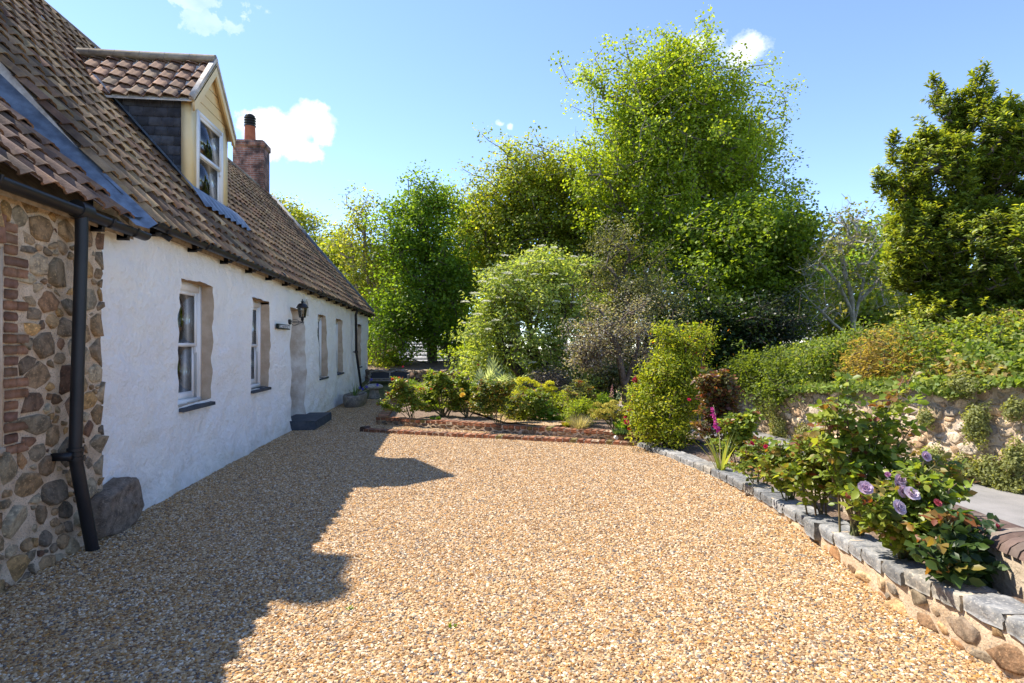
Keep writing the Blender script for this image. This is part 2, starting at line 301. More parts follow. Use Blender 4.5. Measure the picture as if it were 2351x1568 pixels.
def grow(stems, targets, r_tip, step=.35, upbias=.35, expo=.5, wob=.05):
    """attach every target point to the nearest branch node; radii follow the number of tips carried"""
    nodes = []; par = []
    for st in stems:
        st = [np.array(p, float) for p in st]; prev = -1
        for a, b in zip(st[:-1], st[1:]):
            k = max(1, int(np.linalg.norm(b-a)/step))
            for i in range(k if b is not st[-1] else k+1):
                p = a+(b-a)*i/k+rng.normal(0, wob*.25, 3)*(1 if prev >= 0 else 0); nodes.append(p); par.append(prev); prev = len(nodes)-1
    nstem = len(nodes); arr = np.zeros((nstem+len(targets)*40, 3)); arr[:nstem] = nodes; cnt = nstem
    cen = arr[:nstem].mean(0); order = np.argsort(np.min(np.linalg.norm(targets[:, None]-arr[None, :nstem], axis=2), axis=1)) if len(targets) else []
    tips = []
    for i in order:
        p = targets[i]; dv = p-arr[:cnt]; dist = np.linalg.norm(dv, axis=1)
        cost = dist*(1+upbias*np.clip(-dv[:, 2]/(dist+1e-6)+.35, 0, 2)); j = int(np.argmin(cost))
        a = arr[j].copy(); L = dist[j]; k = max(1, min(30, int(L/step))); prev = j
        out_ = norm((a-cen)[None])[0]*.12*L
        for q in range(1, k+1):
            t = q/k; b = a+(p-a)*t+out_*math.sin(math.pi*t)*.5+rng.normal(0, wob, 3)*(t < 1)+np.array([0, 0, -.04*L*math.sin(math.pi*t)])
            if cnt >= len(arr): break
            arr[cnt] = b; par.append(prev); prev = cnt; cnt += 1
        tips.append(prev)
    w_ = np.zeros(cnt)
    for t in tips: w_[t] += 1
    for i in range(cnt-1, -1, -1):
        if par[i] >= 0: w_[par[i]] += w_[i]
    rad = r_tip*np.maximum(w_, 1)**expo
    return arr[:cnt], par, rad
def skeleton(mb, arr, par, rad, rmax=9, n=5, rmin=0, taper_base=1.0):
    rad = np.minimum(rad, rmax); A = []; B = []; ra = []; rb = []
    for i, p in enumerate(par):
        if p >= 0 and rad[i] > rmin: A.append(arr[p]); B.append(arr[i]); ra.append(min(rad[p], rad[i]*1.25)); rb.append(rad[i])
    if not A: return
    A = np.array(A); B = np.array(B); ra = np.array(ra); rb = np.array(rb); d = norm(B-A)
    ref = np.where(np.abs(d[:, 2:3]) < .9, np.array([[0, 0, 1.]]), np.array([[1., 0, 0]])); a = norm(np.cross(d, ref)); b = np.cross(d, a)
    B = B+d*rb[:, None]*.3
    an = 2*np.pi*np.arange(n)/n; ring = np.cos(an)[None, :, None]*a[:, None]+np.sin(an)[None, :, None]*b[:, None]
    v = np.concatenate([A[:, None]+ring*ra[:, None, None], B[:, None]+ring*rb[:, None, None]], axis=1)
    k = np.arange(n); f = np.stack([k, (k+1) % n, n+(k+1) % n, n+k], 1)
    mb.add(v.reshape(-1, 3), (np.arange(len(A))[:, None, None]*2*n+f[None]).reshape(-1, 4))
def sample_lobes(lobes, n, inner=.35, bough=0, bsig=.3):
    if bough:   # gather the leaf clusters into layered boughs
        m = max(4, n//bough); c, d = sample_lobes(lobes, m, inner); k = rng.integers(0, m, n)
        off = np.clip(rng.normal(size=(n, 3)), -1.9, 1.9)*bsig*np.array([1, 1, .8])*rng.uniform(.5, 1.4, (m, 1))[k]
        return c[k]+off+np.c_[np.zeros((n, 2)), -.12*np.linalg.norm(off[:, :2], axis=1)], d[k]
    vol = np.array([np.prod(l[1])**.75 for l in lobes]); pick = rng.choice(len(lobes), n, p=vol/vol.sum()); gu = np.repeat(np.arange(len(lobes)), 5)[:n]; pick[:len(gu)] = gu
    d = norm(rng.normal(size=(n, 3))); r = inner+(1-inner)*rng.random((n, 1))**.6
    c = np.array([lobes[i][0] for i in pick]); s = np.array([lobes[i][1] for i in pick])
    return c+d*r*s, d
def tree(name, label, cat, group, lobes, stems, nclust, per, lsize, cols, mat='leaf', bark='bark', sig=.3, rtip=.012, tpl=T4, aspect=.85, up=.7, inner=.3, step=.4, rmax=.4, w=None, flat=.6, expo=.5, twigs=None, zmin=None, barefrac=0, side=0.5, shoots=0, bough=9, bsig=None):
    base = np.array(stems[0][0]); root = empty(name, tuple(base)); tag(root, label, cat, group)
    tg, od = sample_lobes(lobes, nclust, inner, bough, bsig or sig*1.9)
    if zmin is not None: ok = tg[:, 2] > zmin; tg = tg[ok]; od = od[ok]
    arr, par, rad = grow(stems, tg, rtip, step, expo=expo, wob=step*.12)
    b = MB(); skeleton(b, arr, par, rad, rmax)
    if twigs:
        for p in tg[::2]:
            for q in range(twigs):
                e = p+norm(rng.normal(size=(1, 3))+np.array([[0, 0, .6]]))[0]*rng.uniform(.5, 1.3)*sig*2
                m_ = (p+e)/2+rng.normal(0, .04, 3); b.tube([p, m_, e], [rtip*.8, rtip*.6, rtip*.25], 3, cap=False)
    b.build('trunk', M[bark], root, True)
    keep = rng.random(len(tg)) >= barefrac; tg = tg[keep]; od = od[keep]
    n = len(tg)*per; pos = np.repeat(tg, per, 0); off = np.clip(rng.normal(size=(n, 3)), -1.7, 1.7)*sig; off[:, 2] *= flat
    out_ = np.repeat(od, per, 0); pos = pos+off
    if zmin is not None: pos[:, 2] = np.maximum(pos[:, 2], zmin-.2+rng.random(n)*.3)
    nrm = np.array([[0, 0, up]])+side*out_+rng.normal(size=(n, 3))*.55
    cc = .88*palette(n, cols, .11, w)*np.repeat(1+rng.normal(0, .13, (len(tg), 1)), per, 0)
    dirs = out_*.6+rng.normal(size=(n, 3))
    if shoots:   # leaves whorled round short upright shoots
        k_ = rng.random(n); az = rng.uniform(0, 6.28, n); rad_ = np.c_[np.cos(az), np.sin(az), np.zeros(n)]; ax = norm(out_*.45+np.array([[0, 0, .9]])+np.repeat(rng.normal(0, .22, (len(tg), 3)), per, 0))
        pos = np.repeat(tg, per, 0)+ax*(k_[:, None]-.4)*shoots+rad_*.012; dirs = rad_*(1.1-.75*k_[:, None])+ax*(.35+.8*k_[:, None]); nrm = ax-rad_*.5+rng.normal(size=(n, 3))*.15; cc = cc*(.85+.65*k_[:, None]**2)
    mb = MB(); leaves(mb, pos, nrm, lsize*rng.uniform(.65, 1.2, n), np.clip(cc, .003, 1), tpl, aspect, dirs)
    mb.build('crown', M[mat], root)
    return root
# ------------------------------------------------------------------ rubble stones on a surface s,t
def rubble_cells(S0, S1, T0, T1, rmin, rmax_, asp=1.35, gap=.012, tries=9000, prefer=2.2, hole=None, K=7):
    S0 /= asp; S1 /= asp
    pts = []; cell = {}; g = rmax_
    for tr_ in range(tries):
        fr = tr_/tries; r = rmin+(rmax_-rmin)*max(0, (1-fr*1.25))*rng.random()**(1/prefer if fr < .3 else 1)
        x = rng.uniform(S0, S1); y = rng.uniform(T0, T1)
        if hole and hole(x*asp, y, r): continue
        ci, cj = int(x//g), int(y//g); ok = True
        for a in range(ci-2, ci+3):
            for b_ in range(cj-2, cj+3):
                for (px, py, pr) in cell.get((a, b_), ()):
                    if (px-x)**2+(py-y)**2 < (.80*(pr+r))**2: ok = False; break
                if not ok: break
            if not ok: break
        if ok: cell.setdefault((ci, cj), []).append((x, y, r)); pts.append((x, y, r))
    res = []
    for (x, y, r) in pts:
        ci, cj = int(x//g), int(y//g); nb = [q for a in range(ci-3, ci+4) for b_ in range(cj-3, cj+4) for q in cell.get((a, b_), ()) if q != (x, y, r)]
        an = np.sort(2*math.pi*(np.arange(K)+rng.uniform(-.3, .3, K))/K); e = r*rng.uniform(2.4, 3.4)*np.ones(K)*rng.uniform(.88, 1.12, K)
        for (px, py, pr) in nb:
            dx, dy = px-x, py-y; D = math.hypot(dx, dy)
            if D > 3*rmax_+r: continue
            t = (D*D+r*r-pr*pr)/(2*D)-gap
            c = (np.cos(an)*dx+np.sin(an)*dy)/D; e = np.where(c > .05, np.minimum(e, t/np.maximum(c, .05)), e)
        e = np.maximum(e, r*.3)*rng.uniform(.90, 1.03, K)
        ex = np.cos(an)*e; ey = np.sin(an)*e
        sx = x+ex; sy = np.clip(y+ey, T0, T1); sx = np.clip(sx, S0, S1)
        res.append((x*asp, y, sx*asp, sy, r))
    return res
def rubble(mb, cells, fn, prot, cols, K=7, w=None):
    """fn(s, t, h) -> xyz arrays"""
    for (x, y, sx, sy, r) in cells:
        h = prot*rng.uniform(.5, 1.3); cx = sx.mean(); cy = sy.mean(); rings = []
        tl, tm = rng.normal(0, .18, 2)
        for (q, hh) in ((1.0, -.25), (.965, .75), (.72, .97)):
            xx = cx+(sx-cx)*q; yy = cy+(sy-cy)*q
            k_ = h*hh*np.ones(K)+(tl*(xx-cx)+tm*(yy-cy))*(hh > 0)+rng.normal(0, .08*h, K)
            rings.append(fn(xx, yy, k_))
        rings.append(fn(np.array([cx]), np.array([cy]), np.array([h])))
        v = np.vstack(rings); k = np.arange(K); f1 = np.concatenate([np.stack([i*K+k, i*K+(k+1) % K, (i+1)*K+(k+1) % K, (i+1)*K+k], 1) for i in range(2)])
        c = palette(1, cols, .18, w)[0]; n0 = mb.n
        mb.add(v, f1, c); mb.F.append(n0+np.stack([2*K+k, 2*K+(k+1) % K, np.full(K, 3*K)], 1))
def curve(pts):
    a = np.array(pts, float); return lambda q: np.interp(q, a[:, 0], a[:, 1])
kerb_x = curve([(-4, 2.5), (0, 2.55), (2.47, 2.68), (3.24, 2.70), (4.64, 3.02), (5.85, 3.19), (6.77, 3.24), (8, 3.16), (9.1, 2.99), (30, 2.9)])
wall_x = curve([(-4, 2.72), (0, 2.78), (2.3, 2.90), (3.0, 3.08), (4.0, 3.34), (5.25, 3.64), (7, 3.98), (9, 4.1), (12, 4.05), (16, 3.6), (20, 2.8), (26, 2.2), (60, 0)])
far_x = curve([(-12, 9.4), (0, 8.8), (5, 8.35), (7.45, 8.15), (8.9, 7.9), (12, 7.75), (13, 7.7), (16, 7.2), (20, 6.3), (26, 4.6), (60, 2)])
kerb_top = curve([(-4, .36), (2.7, .30), (4.64, .15), (6.8, .09), (9.1, .055)])
wall_top = curve([(-4, .72), (2.7, .55), (3.6, .49), (4.5, .40), (6, .19), (9, .03), (12, .0), (30, .0)])
far_top = curve([(-12, 1.4), (5, 1.25), (8, 1.05), (10, .85), (13, .55), (17, .3), (60, .3)])
ROAD = -.5
def bank(x, y):
    """height of the ground at x, y"""
    xb, xf = wall_x(y), far_x(y); s = lambda t: t*t*(3-2*t)
    back = .62 if y > 21 else 0
    g0 = -.03+.4*s(min(1, max(0, (y-17)/5)))
    g0 -= 3.0*s(min(1, max(0, (y-29)/12)))
    if x < xb+.12: return g0
    if x < xf+.16: return ROAD-.01 - (1.0*s(min(1, max(0, (y-30)/12))))
    t = x-xf; crest = 1.95 if y < 11 else 1.95-.75*s(min(1, (y-11)/9)); crest += .25*s(min(1, max(0, (5-y)/6)))
    z = far_top(y)+(crest-far_top(y))*s(min(1, t/3.2))
    z += .12*noise.noise(Vector((x*.8, y*.8, 0)))*min(1, t)
    z -= 3.5*s(min(1, max(0, (t-9)/14)))
    return z
# ------------------------------------------------------------------ SETTING: ground, gravel, road, soil
ys = np.concatenate([[-300, -120, -50, -20, -10], np.arange(-5, 26, .3), [27, 29, 32, 36, 42, 60, 90, 150, 400, 900]])
rows = []
for y in ys:
    xb, xf = float(wall_x(y)), float(far_x(y))
    xs = [-900, -300, -100, -40, -16, -8, -6, -3, -1, 1, 2, xb+.1, xb+.14, (xb+xf)/2, xf+.14, xf+.20, xf+.4, xf+.8, xf+1.2, xf+1.8, xf+2.4, xf+3.2, xf+4.2, xf+6, xf+9, xf+14, xf+23, 60, 200, 900]
    rows.append([(x, y, bank(x, min(y, 60))) for x in xs])
nx = len(rows[0]); mb = MB(); V = [p for r in rows for p in r]
mb.add(V, [(j*nx+i, j*nx+i+1, (j+1)*nx+i+1, (j+1)*nx+i) for j in range(len(rows)-1) for i in range(nx-1)])
tag(mb.build('ground', M['grassground'], None, True), 'rough earth under the garden and the bank', kind='structure')
mb = MB(); rr = []
ry = list(np.arange(-10, 28, .5))
for y in ry:
    a, b = float(wall_x(y))+.2, float(far_x(y))-.05
    for k in range(5):
        t = k/4; rr.append((a+(b-a)*t, y, ROAD+.004+.04*math.sin(math.pi*t)))
mb.add(rr, [(j*5+i, j*5+i+1, (j+1)*5+i+1, (j+1)*5+i) for j in range(len(ry)-1) for i in range(4)])
tag(mb.build('road', M['asphalt'], None, True), 'narrow grey asphalt lane', kind='structure')
# drive gravel: sheet whose right edge follows the kerb
K1, K2 = G(833, 992), G(1452, 1024)          # lower brick kerb
U1, U2 = G(862, 974), G(1500, 1017)          # upper wall
PX = -1.45                                   # left return of the bed
mb = MB(); gy = list(np.arange(-4, 21.7, .3)); gv = []
for y in gy:
    xr = float(kerb_x(y))+.1
    ub = U1.y+(U2.y-U1.y)*(2.9-U1.x)/(U2.x-U1.x)
    if y > U1.y: xr = PX+.05
    elif y > ub: xr = min(xr, U1.x+(y-U1.y)/(U2.y-U1.y)*(U2.x-U1.x)+.05)
    for k in range(13):
        x = -3.15+(xr+3.15)*k/12; gv.append((x, y, .008*noise.noise(Vector((x*1.3, y*1.3, 3)))))
mb.add(gv, [(j*13+i, j*13+i+1, (j+1)*13+i+1, (j+1)*13+i) for j in range(len(gy)-1) for i in range(12)])
drive = tag(mb.build('gravel_drive', M['gravel'], None, True), 'tan flint gravel drive', kind='structure')
def pebbles(name, surf, near, far, split, rad, label):
    """real pebbles scattered on a sheet; density by distance from y = 0"""
    me = surf.data.copy(); me.materials.clear(); me.materials.append(M['pebble'])
    o = bpy.data.objects.new(name, me); COL.objects.link(o); tag(o, label, None, None, 'stuff')
    ng = bpy.data.node_groups.new('pebbles', 'GeometryNodeTree')
    ng.interface.new_socket('Geometry', in_out='INPUT', socket_type='NodeSocketGeometry'); ng.interface.new_socket('Geometry', in_out='OUTPUT', socket_type='NodeSocketGeometry')
    n = ng.nodes; l = ng.links; gi = n.new('NodeGroupInput'); go = n.new('NodeGroupOutput')
    ps = n.new('GeometryNodeInputPosition'); sx = n.new('ShaderNodeSeparateXYZ'); l.new(ps.outputs[0], sx.inputs[0])
    mr = n.new('ShaderNodeMapRange'); l.new(sx.outputs[1], mr.inputs[0]); mr.inputs[1].default_value = split[0]; mr.inputs[2].default_value = split[1]; mr.inputs[3].default_value = near; mr.inputs[4].default_value = far
    gt = n.new('FunctionNodeCompare'); gt.data_type = 'FLOAT'; gt.operation = 'GREATER_THAN'; l.new(sx.outputs[1], gt.inputs[0]); gt.inputs[1].default_value = 1.2
    mu = n.new('ShaderNodeMath'); mu.operation = 'MULTIPLY'; l.new(mr.outputs[0], mu.inputs[0]); l.new(gt.outputs[0], mu.inputs[1])
    di = n.new('GeometryNodeDistributePointsOnFaces'); l.new(gi.outputs[0], di.inputs[0]); l.new(mu.outputs[0], di.inputs['Density'])
    ico = n.new('GeometryNodeMeshIcoSphere'); ico.inputs['Radius'].default_value = rad; ico.inputs['Subdivisions'].default_value = 2
    sp = n.new('GeometryNodeSetPosition'); l.new(ico.outputs[0], sp.inputs[0])
    nn = n.new('ShaderNodeTexNoise'); nn.inputs['Scale'].default_value = 70; vm_ = n.new('ShaderNodeVectorMath'); vm_.operation = 'SUBTRACT'; l.new(nn.outputs['Color'], vm_.inputs[0]); vm_.inputs[1].default_value = (.5, .5, .5)
    v2 = n.new('ShaderNodeVectorMath'); v2.operation = 'SCALE'; l.new(vm_.outputs[0], v2.inputs[0]); v2.inputs['Scale'].default_value = rad*2.0; l.new(v2.outputs[0], sp.inputs['Offset'])
    ip = n.new('GeometryNodeInstanceOnPoints'); l.new(di.outputs['Points'], ip.inputs['Points']); l.new(sp.outputs[0], ip.inputs['Instance'])
    r1 = n.new('FunctionNodeRandomValue'); r1.data_type = 'FLOAT_VECTOR'; r1.inputs[0].default_value = (-.5, -.5, 0); r1.inputs[1].default_value = (.5, .5, 6.28); l.new(r1.outputs[0], ip.inputs['Rotation'])
    r2 = n.new('FunctionNodeRandomValue'); r2.data_type = 'FLOAT_VECTOR'; r2.inputs[0].default_value = (.6, .5, .35); r2.inputs[1].default_value = (1.45, 1.1, .7); r2.inputs['Seed'].default_value = 5; l.new(r2.outputs[0], ip.inputs['Scale'])
    sm = n.new('GeometryNodeSetMaterial'); sm.inputs['Material'].default_value = M['pebble']; l.new(ip.outputs[0], sm.inputs[0]); l.new(sm.outputs[0], go.inputs[0])
    md = o.modifiers.new('pebbles', 'NODES'); md.node_group = ng
    return o
pebbles('gravel', drive, 5200, 2300, (4, 11), .0101, 'loose tan and grey flint pebbles covering the drive')
# bed soil
mb = MB(); by = list(np.arange(U2.y-.4, 22, .25)); bv = []
for y in by:
    xl = max(PX+.1, U1.x+(y-U1.y)/(U2.y-U1.y)*(U2.x-U1.x)+.12) if y < U1.y else PX+.1
    xr = float(wall_x(y))+.05
    xl = min(xl, xr-.02)
    for k in range(31):
        x = xl+(xr-xl)*k/30; e = min(1, (y-U2.y+.4)/2)
        z = .105+.03*noise.noise(Vector((x*2.5, y*2.5, 1)))+.012*noise.noise(Vector((x*9, y*9, 1)))+.5*max(0, min(1, (y-16)/4))**1.5*max(0, min(1, (x+.6)/2.5))
        bv.append((x, y, z))
mb.add(bv, [(j*31+i, j*31+i+1, (j+1)*31+i+1, (j+1)*31+i) for j in range(len(by)-1) for i in range(30)])
tag(mb.build('garden_soil', M['soil'], None, False), 'bare brown soil of the flower bed', kind='structure')
mb = MB(); sy_ = list(np.arange(-3, 9.4, .12)); bv = []
for y in sy_:
    a, b = float(kerb_x(y))+.14, float(wall_x(y))+.04; b = max(b, a+.02)
    for k in range(13):
        x = a+(b-a)*k/12; bv.append((x, y, float(kerb_top(y))-.05+.03*noise.noise(Vector((x*6, y*6, 4)))+.015*noise.noise(Vector((x*18, y*18, 4)))))
mb.add(bv, [(j*13+i, j*13+i+1, (j+1)*13+i+1, (j+1)*13+i) for j in range(len(sy_)-1) for i in range(12)])
tag(mb.build('rose_bed_soil', M['soil'], None, False), 'bare soil of the narrow rose bed', kind='structure')
# gravel path inside the bed
pp = [G(1000, 925, .13), G(1065, 940, .13), G(1160, 972, .13), G(1260, 981, .13), G(1330, 975, .13), G(1200, 955, .13), G(1100, 932, .13), G(1040, 918, .13)]
mb = MB(); mb.poly([(p.x, p.y, .155) for p in pp]); tag(mb.build('garden_path', M['gravel'], None), 'narrow gravel path winding through the flower bed', kind='structure')
#@@STRUCT
# ------------------------------------------------------------------ COTTAGE
EAVE, RX, RZ, Y0, Y1 = 2.88, -6.6, 7.08, 5.55, 22.3
SL = (RZ-EAVE)/(-RX-3)
cot = tag(empty('cottage', (-3, 13.9, 0)), 'long whitewashed stone cottage with brown pantile roof and a cream dormer', 'cottage')
ops = [(6.87, 7.79, .90, 2.37, .13), (9.24, 10.15, .92, 2.34, .13), (11.5, 12.63, -.02, 2.35, .5), (13.91, 14.9, .85, 2.35, .14), (16.1, 17.07, .86, 2.35, .14), (19.74, 20.6, .91, 2.33, .14)]
YW0 = 5.3
def wallx(y, z):
    b = .055*math.exp(-max(z, 0)/.35)+.015*math.sin(z*2.1+y*.4)
    return -3+b+.030*noise.noise(Vector((y*1.3, z*1.6, 0)))+.026*noise.noise(Vector((y*3.2, z*4.5, 5)))+.013*noise.noise(Vector((y*8, z*9, 9)))
def warp(y, z): return y+.03*noise.noise(Vector((y*.6, z*2.2, 30)))+.012*noise.noise(Vector((y*2, z*8, 40)))
def warz(y, z): return z+(.02*noise.noise(Vector((y*2.5, z*.7, 50)))+.012*noise.noise(Vector((y*9, z, 60))))*(z > .2)
yl = sorted(set([round(a, 3) for a in np.arange(YW0, Y1+.01, .05)]+[o[0] for o in ops]+[o[1] for o in ops]))
zl = sorted(set([round(a, 3) for a in np.arange(-.1, EAVE+.01, .05)]+[EAVE]+[o[2] for o in ops if o[2] > 0]+[o[3] for o in ops]))
def thin(L, keep):
    out_ = []
    for a in L:
        if out_ and a-out_[-1] < .02:
            if a in keep: out_[-1] = a
            continue
        out_.append(a)
    return out_
yl = thin(yl, [o[0] for o in ops]+[o[1] for o in ops]); zl = thin(zl, [o[2] for o in ops]+[o[3] for o in ops])
def sharp(y, z):   # ragged plaster edge at the stone quoin
    yy = warp(y, z)
    if y < YW0+.02: yy += .05*noise.noise(Vector((0, z*3.1, 7)))+.02*noise.noise(Vector((0, z*11, 7)))
    return yy
mb = MB(); V = [(wallx(y, z), sharp(y, z), warz(y, z)) for y in yl for z in zl]; nz_ = len(zl); Fq = []
for i in range(len(yl)-1):
    for j in range(nz_-1):
        yc, zc = (yl[i]+yl[i+1])/2, (zl[j]+zl[j+1])/2
        if any(o[0] < yc < o[1] and o[2] < zc < o[3] for o in ops): continue
        Fq.append((i*nz_+j, (i+1)*nz_+j, (i+1)*nz_+j+1, i*nz_+j+1))
mb.add(V, Fq); wall = mb.build('wall', M['white'], cot, True)
# reveals, windows
def strip(mb, front, back, seg=3, jit=.006):
    """ragged quad strip from list front to list back"""
    n = len(front); v = []
    for s_ in range(seg+1):
        t = s_/seg
        for a, b in zip(front, back): v.append(np.array(a)*(1-t)+np.array(b)*t+(rng.normal(0, jit, 3) if 0 < s_ < seg else 0))
    mb.add(v, [(s_*n+k, s_*n+k+1, (s_+1)*n+k+1, (s_+1)*n+k) for s_ in range(seg) for k in range(n-1)])
for oi, (a, b, z0, z1, dp) in enumerate(ops):
    zz = [z for z in zl if z0-.001 <= z <= z1+.001] if z0 > 0 else [z for z in zl if z <= z1+.001]
    yy = [y for y in yl if a-.001 <= y <= b+.001]
    fr_l = [(wallx(a, z), warp(a, z), warz(a, z)) for z in zz]; fr_r = [(wallx(b, z), warp(b, z), warz(b, z)) for z in zz]
    top = [(wallx(y, z1), warp(y, z1), warz(y, z1)) for y in yy]; bot = [(wallx(y, zz[0]), warp(y, zz[0]), warz(y, zz[0])) for y in yy]
    X = -3-dp; mb = MB()
    strip(mb, fr_l, [(X, a, z) for z in zz]); strip(mb, fr_r, [(X, b, z) for z in zz], jit=.003); strip(mb, bot, [(X, y, zz[0]) for y in yy])
    rv = mb.build('door_reveal' if oi == 2 else 'window_reveal', M['doorreveal' if oi == 2 else 'reveal'], cot, True)
    mb = MB(); strip(mb, top, [(X, y, z1) for y in yy]); mb.build('lintel', M['oak' if oi != 2 else 'reveal'], rv, True)
    if oi == 2:
        mb = MB(); mb.box(X-.06, X-.02, a-.02, b+.02, -.02, z1+.02); d_ = mb.build('door', M['paintwhite'], cot)
        for q in range(3): 
            mb = MB(); y_ = a+.1+q*(b-a-.2)/3; mb.box(X-.02, X-.005, y_+.02, y_+(b-a-.2)/3-.02, .3, z1-.25); mb.build('door_panel', M['paintwhite'], d_)
        continue
    # sash window: outer frame box + two sashes
    fz0 = z0+.01; fw = .075; mb = MB()
    mb.box(X-.10, X+.004, a, a+fw, fz0, z1); mb.box(X-.10, X+.004, b-fw, b, fz0, z1); mb.box(X-.10, X+.004, a+fw, b-fw, z1-.10, z1); mb.box(X-.10, X+.02, a+fw, b-fw, fz0, fz0+.05)
    for q in (a+fw, b-fw-.012): mb.box(X-.03, X-.012, q, q+.012, fz0+.05, z1-.10)
    fr = mb.build('window', M['paintwhite'], cot)
    zm = (fz0+z1)/2-.02
    for nm, zb, zt, xo in (('lower_sash', fz0+.05, zm+.02, -.068), ('upper_sash', zm-.02, z1-.10, -.036)):
        mb = MB(); s_ = .05; ya, yb = a+fw+.012, b-fw-.012; x0, x1 = X+xo-.012, X+xo+.018
        bt = .085 if nm[0] == 'l' else .04
        mb.box(x0, x1, ya, ya+s_, zb, zt); mb.box(x0, x1, yb-s_, yb, zb, zt); mb.box(x0, x1, ya+s_, yb-s_, zb, zb+bt); mb.box(x0, x1, ya+s_, yb-s_, zt-.045, zt)
        if nm[0] == 'u':
            for q in (ya, yb-.03): mb.prism([(x1, q, zb-.05), (x1, q, zb), (x1-.025, q, zb), (x1-.025, q, zb-.09), (x1-.012, q, zb-.09)], (0, .03, 0))
        sash = mb.build(nm, M['paintwhite'], fr)
        mb = MB(); xm = (x0+x1)/2; mb.box(xm-.002, xm+.002, ya+s_-.004, yb-s_+.004, zb+bt-.004, zt-.041); mb.build('pane', M['glass'], fr)
    mb = MB(); cvn = 60; x_ = X-.16
    for (q0, q1) in ((a+.06, a+.42), (b-.36, b-.06)) :
        vv = [(x_+.018*math.sin(k*1.1)+.01*math.sin(k*2.7), q0+(q1-q0)*k/cvn+(.0 if z > zm else .03*math.sin(k/cvn*3)), z) for z in (fz0+.05, zm, z1-.08) for k in range(cvn+1)]
        mb.add(vv, [(r_*(cvn+1)+k, r_*(cvn+1)+k+1, (r_+1)*(cvn+1)+k+1, (r_+1)*(cvn+1)+k) for r_ in range(2) for k in range(cvn)])
    mb.build('curtain', M['lace'], fr, True)
    mb = MB(); x_ -= .5; mb.box(x_-.02, x_, a-.4, b+.4, z0-.3, z1+.3); mb.build('dark_backing', M['interior'], fr)  # dark sheet behind the curtain, room shade put into its colour
    mb = MB(); v = [(X+.01, a+.01, z0-.03), (X+.01, b-.01, z0-.03), (-2.955, b-.01, z0-.045), (-2.955, a+.01, z0-.045)]
    mb.prism(v, (0, 0, .04)); mb.build('sill', M['slate'] if False else M['step'], fr)
# gables and rear wall, eaves board
def gable(y, x0, e0, rx, rz, back): return [(x0, y, -.1), (x0, y, e0), (rx, y, rz), (2*rx-x0, y, e0), (2*rx-x0, y, -.1)]
mb = MB(); mb.prism(gable(Y1-.22, -3.06, EAVE-.06, RX, RZ-.12, 0), (0, .2, 0)); mb.prism(gable(Y0+.25, -3.08, EAVE-.06, RX, RZ-.14, 0), (0, .2, 0))
mb.box(2*RX+3, 2*RX+3.2, Y0+.5, Y1-.25, -.1, EAVE-.05); mb.build('gable_wall', M['white'], cot)
TILEC = [(.26, .165, .095), (.20, .125, .075), (.30, .20, .11), (.14, .09, .06), (.25, .18, .10), (.34, .24, .14), (.20, .11, .07), (.11, .08, .055)]
def pantiles(mb, org, along, upv, nrm, L, S, tw=.235, gauge=.275, keep=None, seg=8, sag=0, amp=.030, cols=TILEC):
    org, along, upv, nrm = [np.array(q, float) for q in (org, along, upv, nrm)]
    nx_, ny_ = int(round(L/tw)), int(math.ceil(S/gauge)); tw = L/nx_
    ph = np.linspace(0, 1, seg+1); prof = amp*(np.sin(2*np.pi*(ph-.30))*.75+.35*np.sin(4*np.pi*(ph-.30)+.6)); lift = .038
    for j in range(ny_):
        for i in range(nx_):
            a0 = i*tw; s0 = j*gauge; s1 = min(S, s0+gauge*1.12)
            if keep and not keep(a0+tw/2, s0+gauge/2): continue
            js, jl, jr = rng.normal(0, .008), rng.normal(0, .004), rng.normal(0, .012)
            col = palette(1, cols, .16)[0]
            def pt(x, s_, z):
                sg = sag*noise.noise(Vector((float(a0+x)*.35, s_*.5, 3)))
                return org+along*(a0+x)+upv*(s_+js+jr*(x/tw-.5)*.5)+nrm*(z+jl+sg)
            xx = ph*tw*1.03
            A = [pt(x, s0, lift+p) for x, p in zip(xx, prof)]; Mid = [pt(x, (s0+s1)/2, lift*.5+p) for x, p in zip(xx, prof)]; B = [pt(x, s1, p) for x, p in zip(xx, prof)]
            U = [pt(x, s0+.004, lift+p-.017) for x, p in zip(xx, prof)]; n = seg+1; k = np.arange(seg)
            f = np.concatenate([np.stack([k+r*n, k+1+r*n, k+1+(r+1)*n, k+(r+1)*n], 1) for r in range(3)])
            mb.add(U+A+Mid+B, f, col)
up_main = np.array([RX+3, 0, RZ-EAVE]); SLEN = np.linalg.norm(up_main); up_main /= SLEN; n_main = np.cross(np.array([0, 1., 0]), up_main); n_main = n_main if n_main[2] > 0 else -n_main
mb = MB(); pantiles(mb, np.array([-2.83, Y0+.06, EAVE-.02-.17*0])+up_main*(-.12)-n_main*.02, (0, 1, 0), up_main, n_main, Y1+.12-Y0-.06, SLEN+.18, sag=.05, keep=lambda a, s: not (8.95 < a+Y0+.06 < 10.1 and 1.25 < s < 3.9))
roof = mb.build('roof', M['tile'], cot, True)
_m = roof.modifiers.new('split', 'EDGE_SPLIT'); _m.split_angle = math.radians(50)
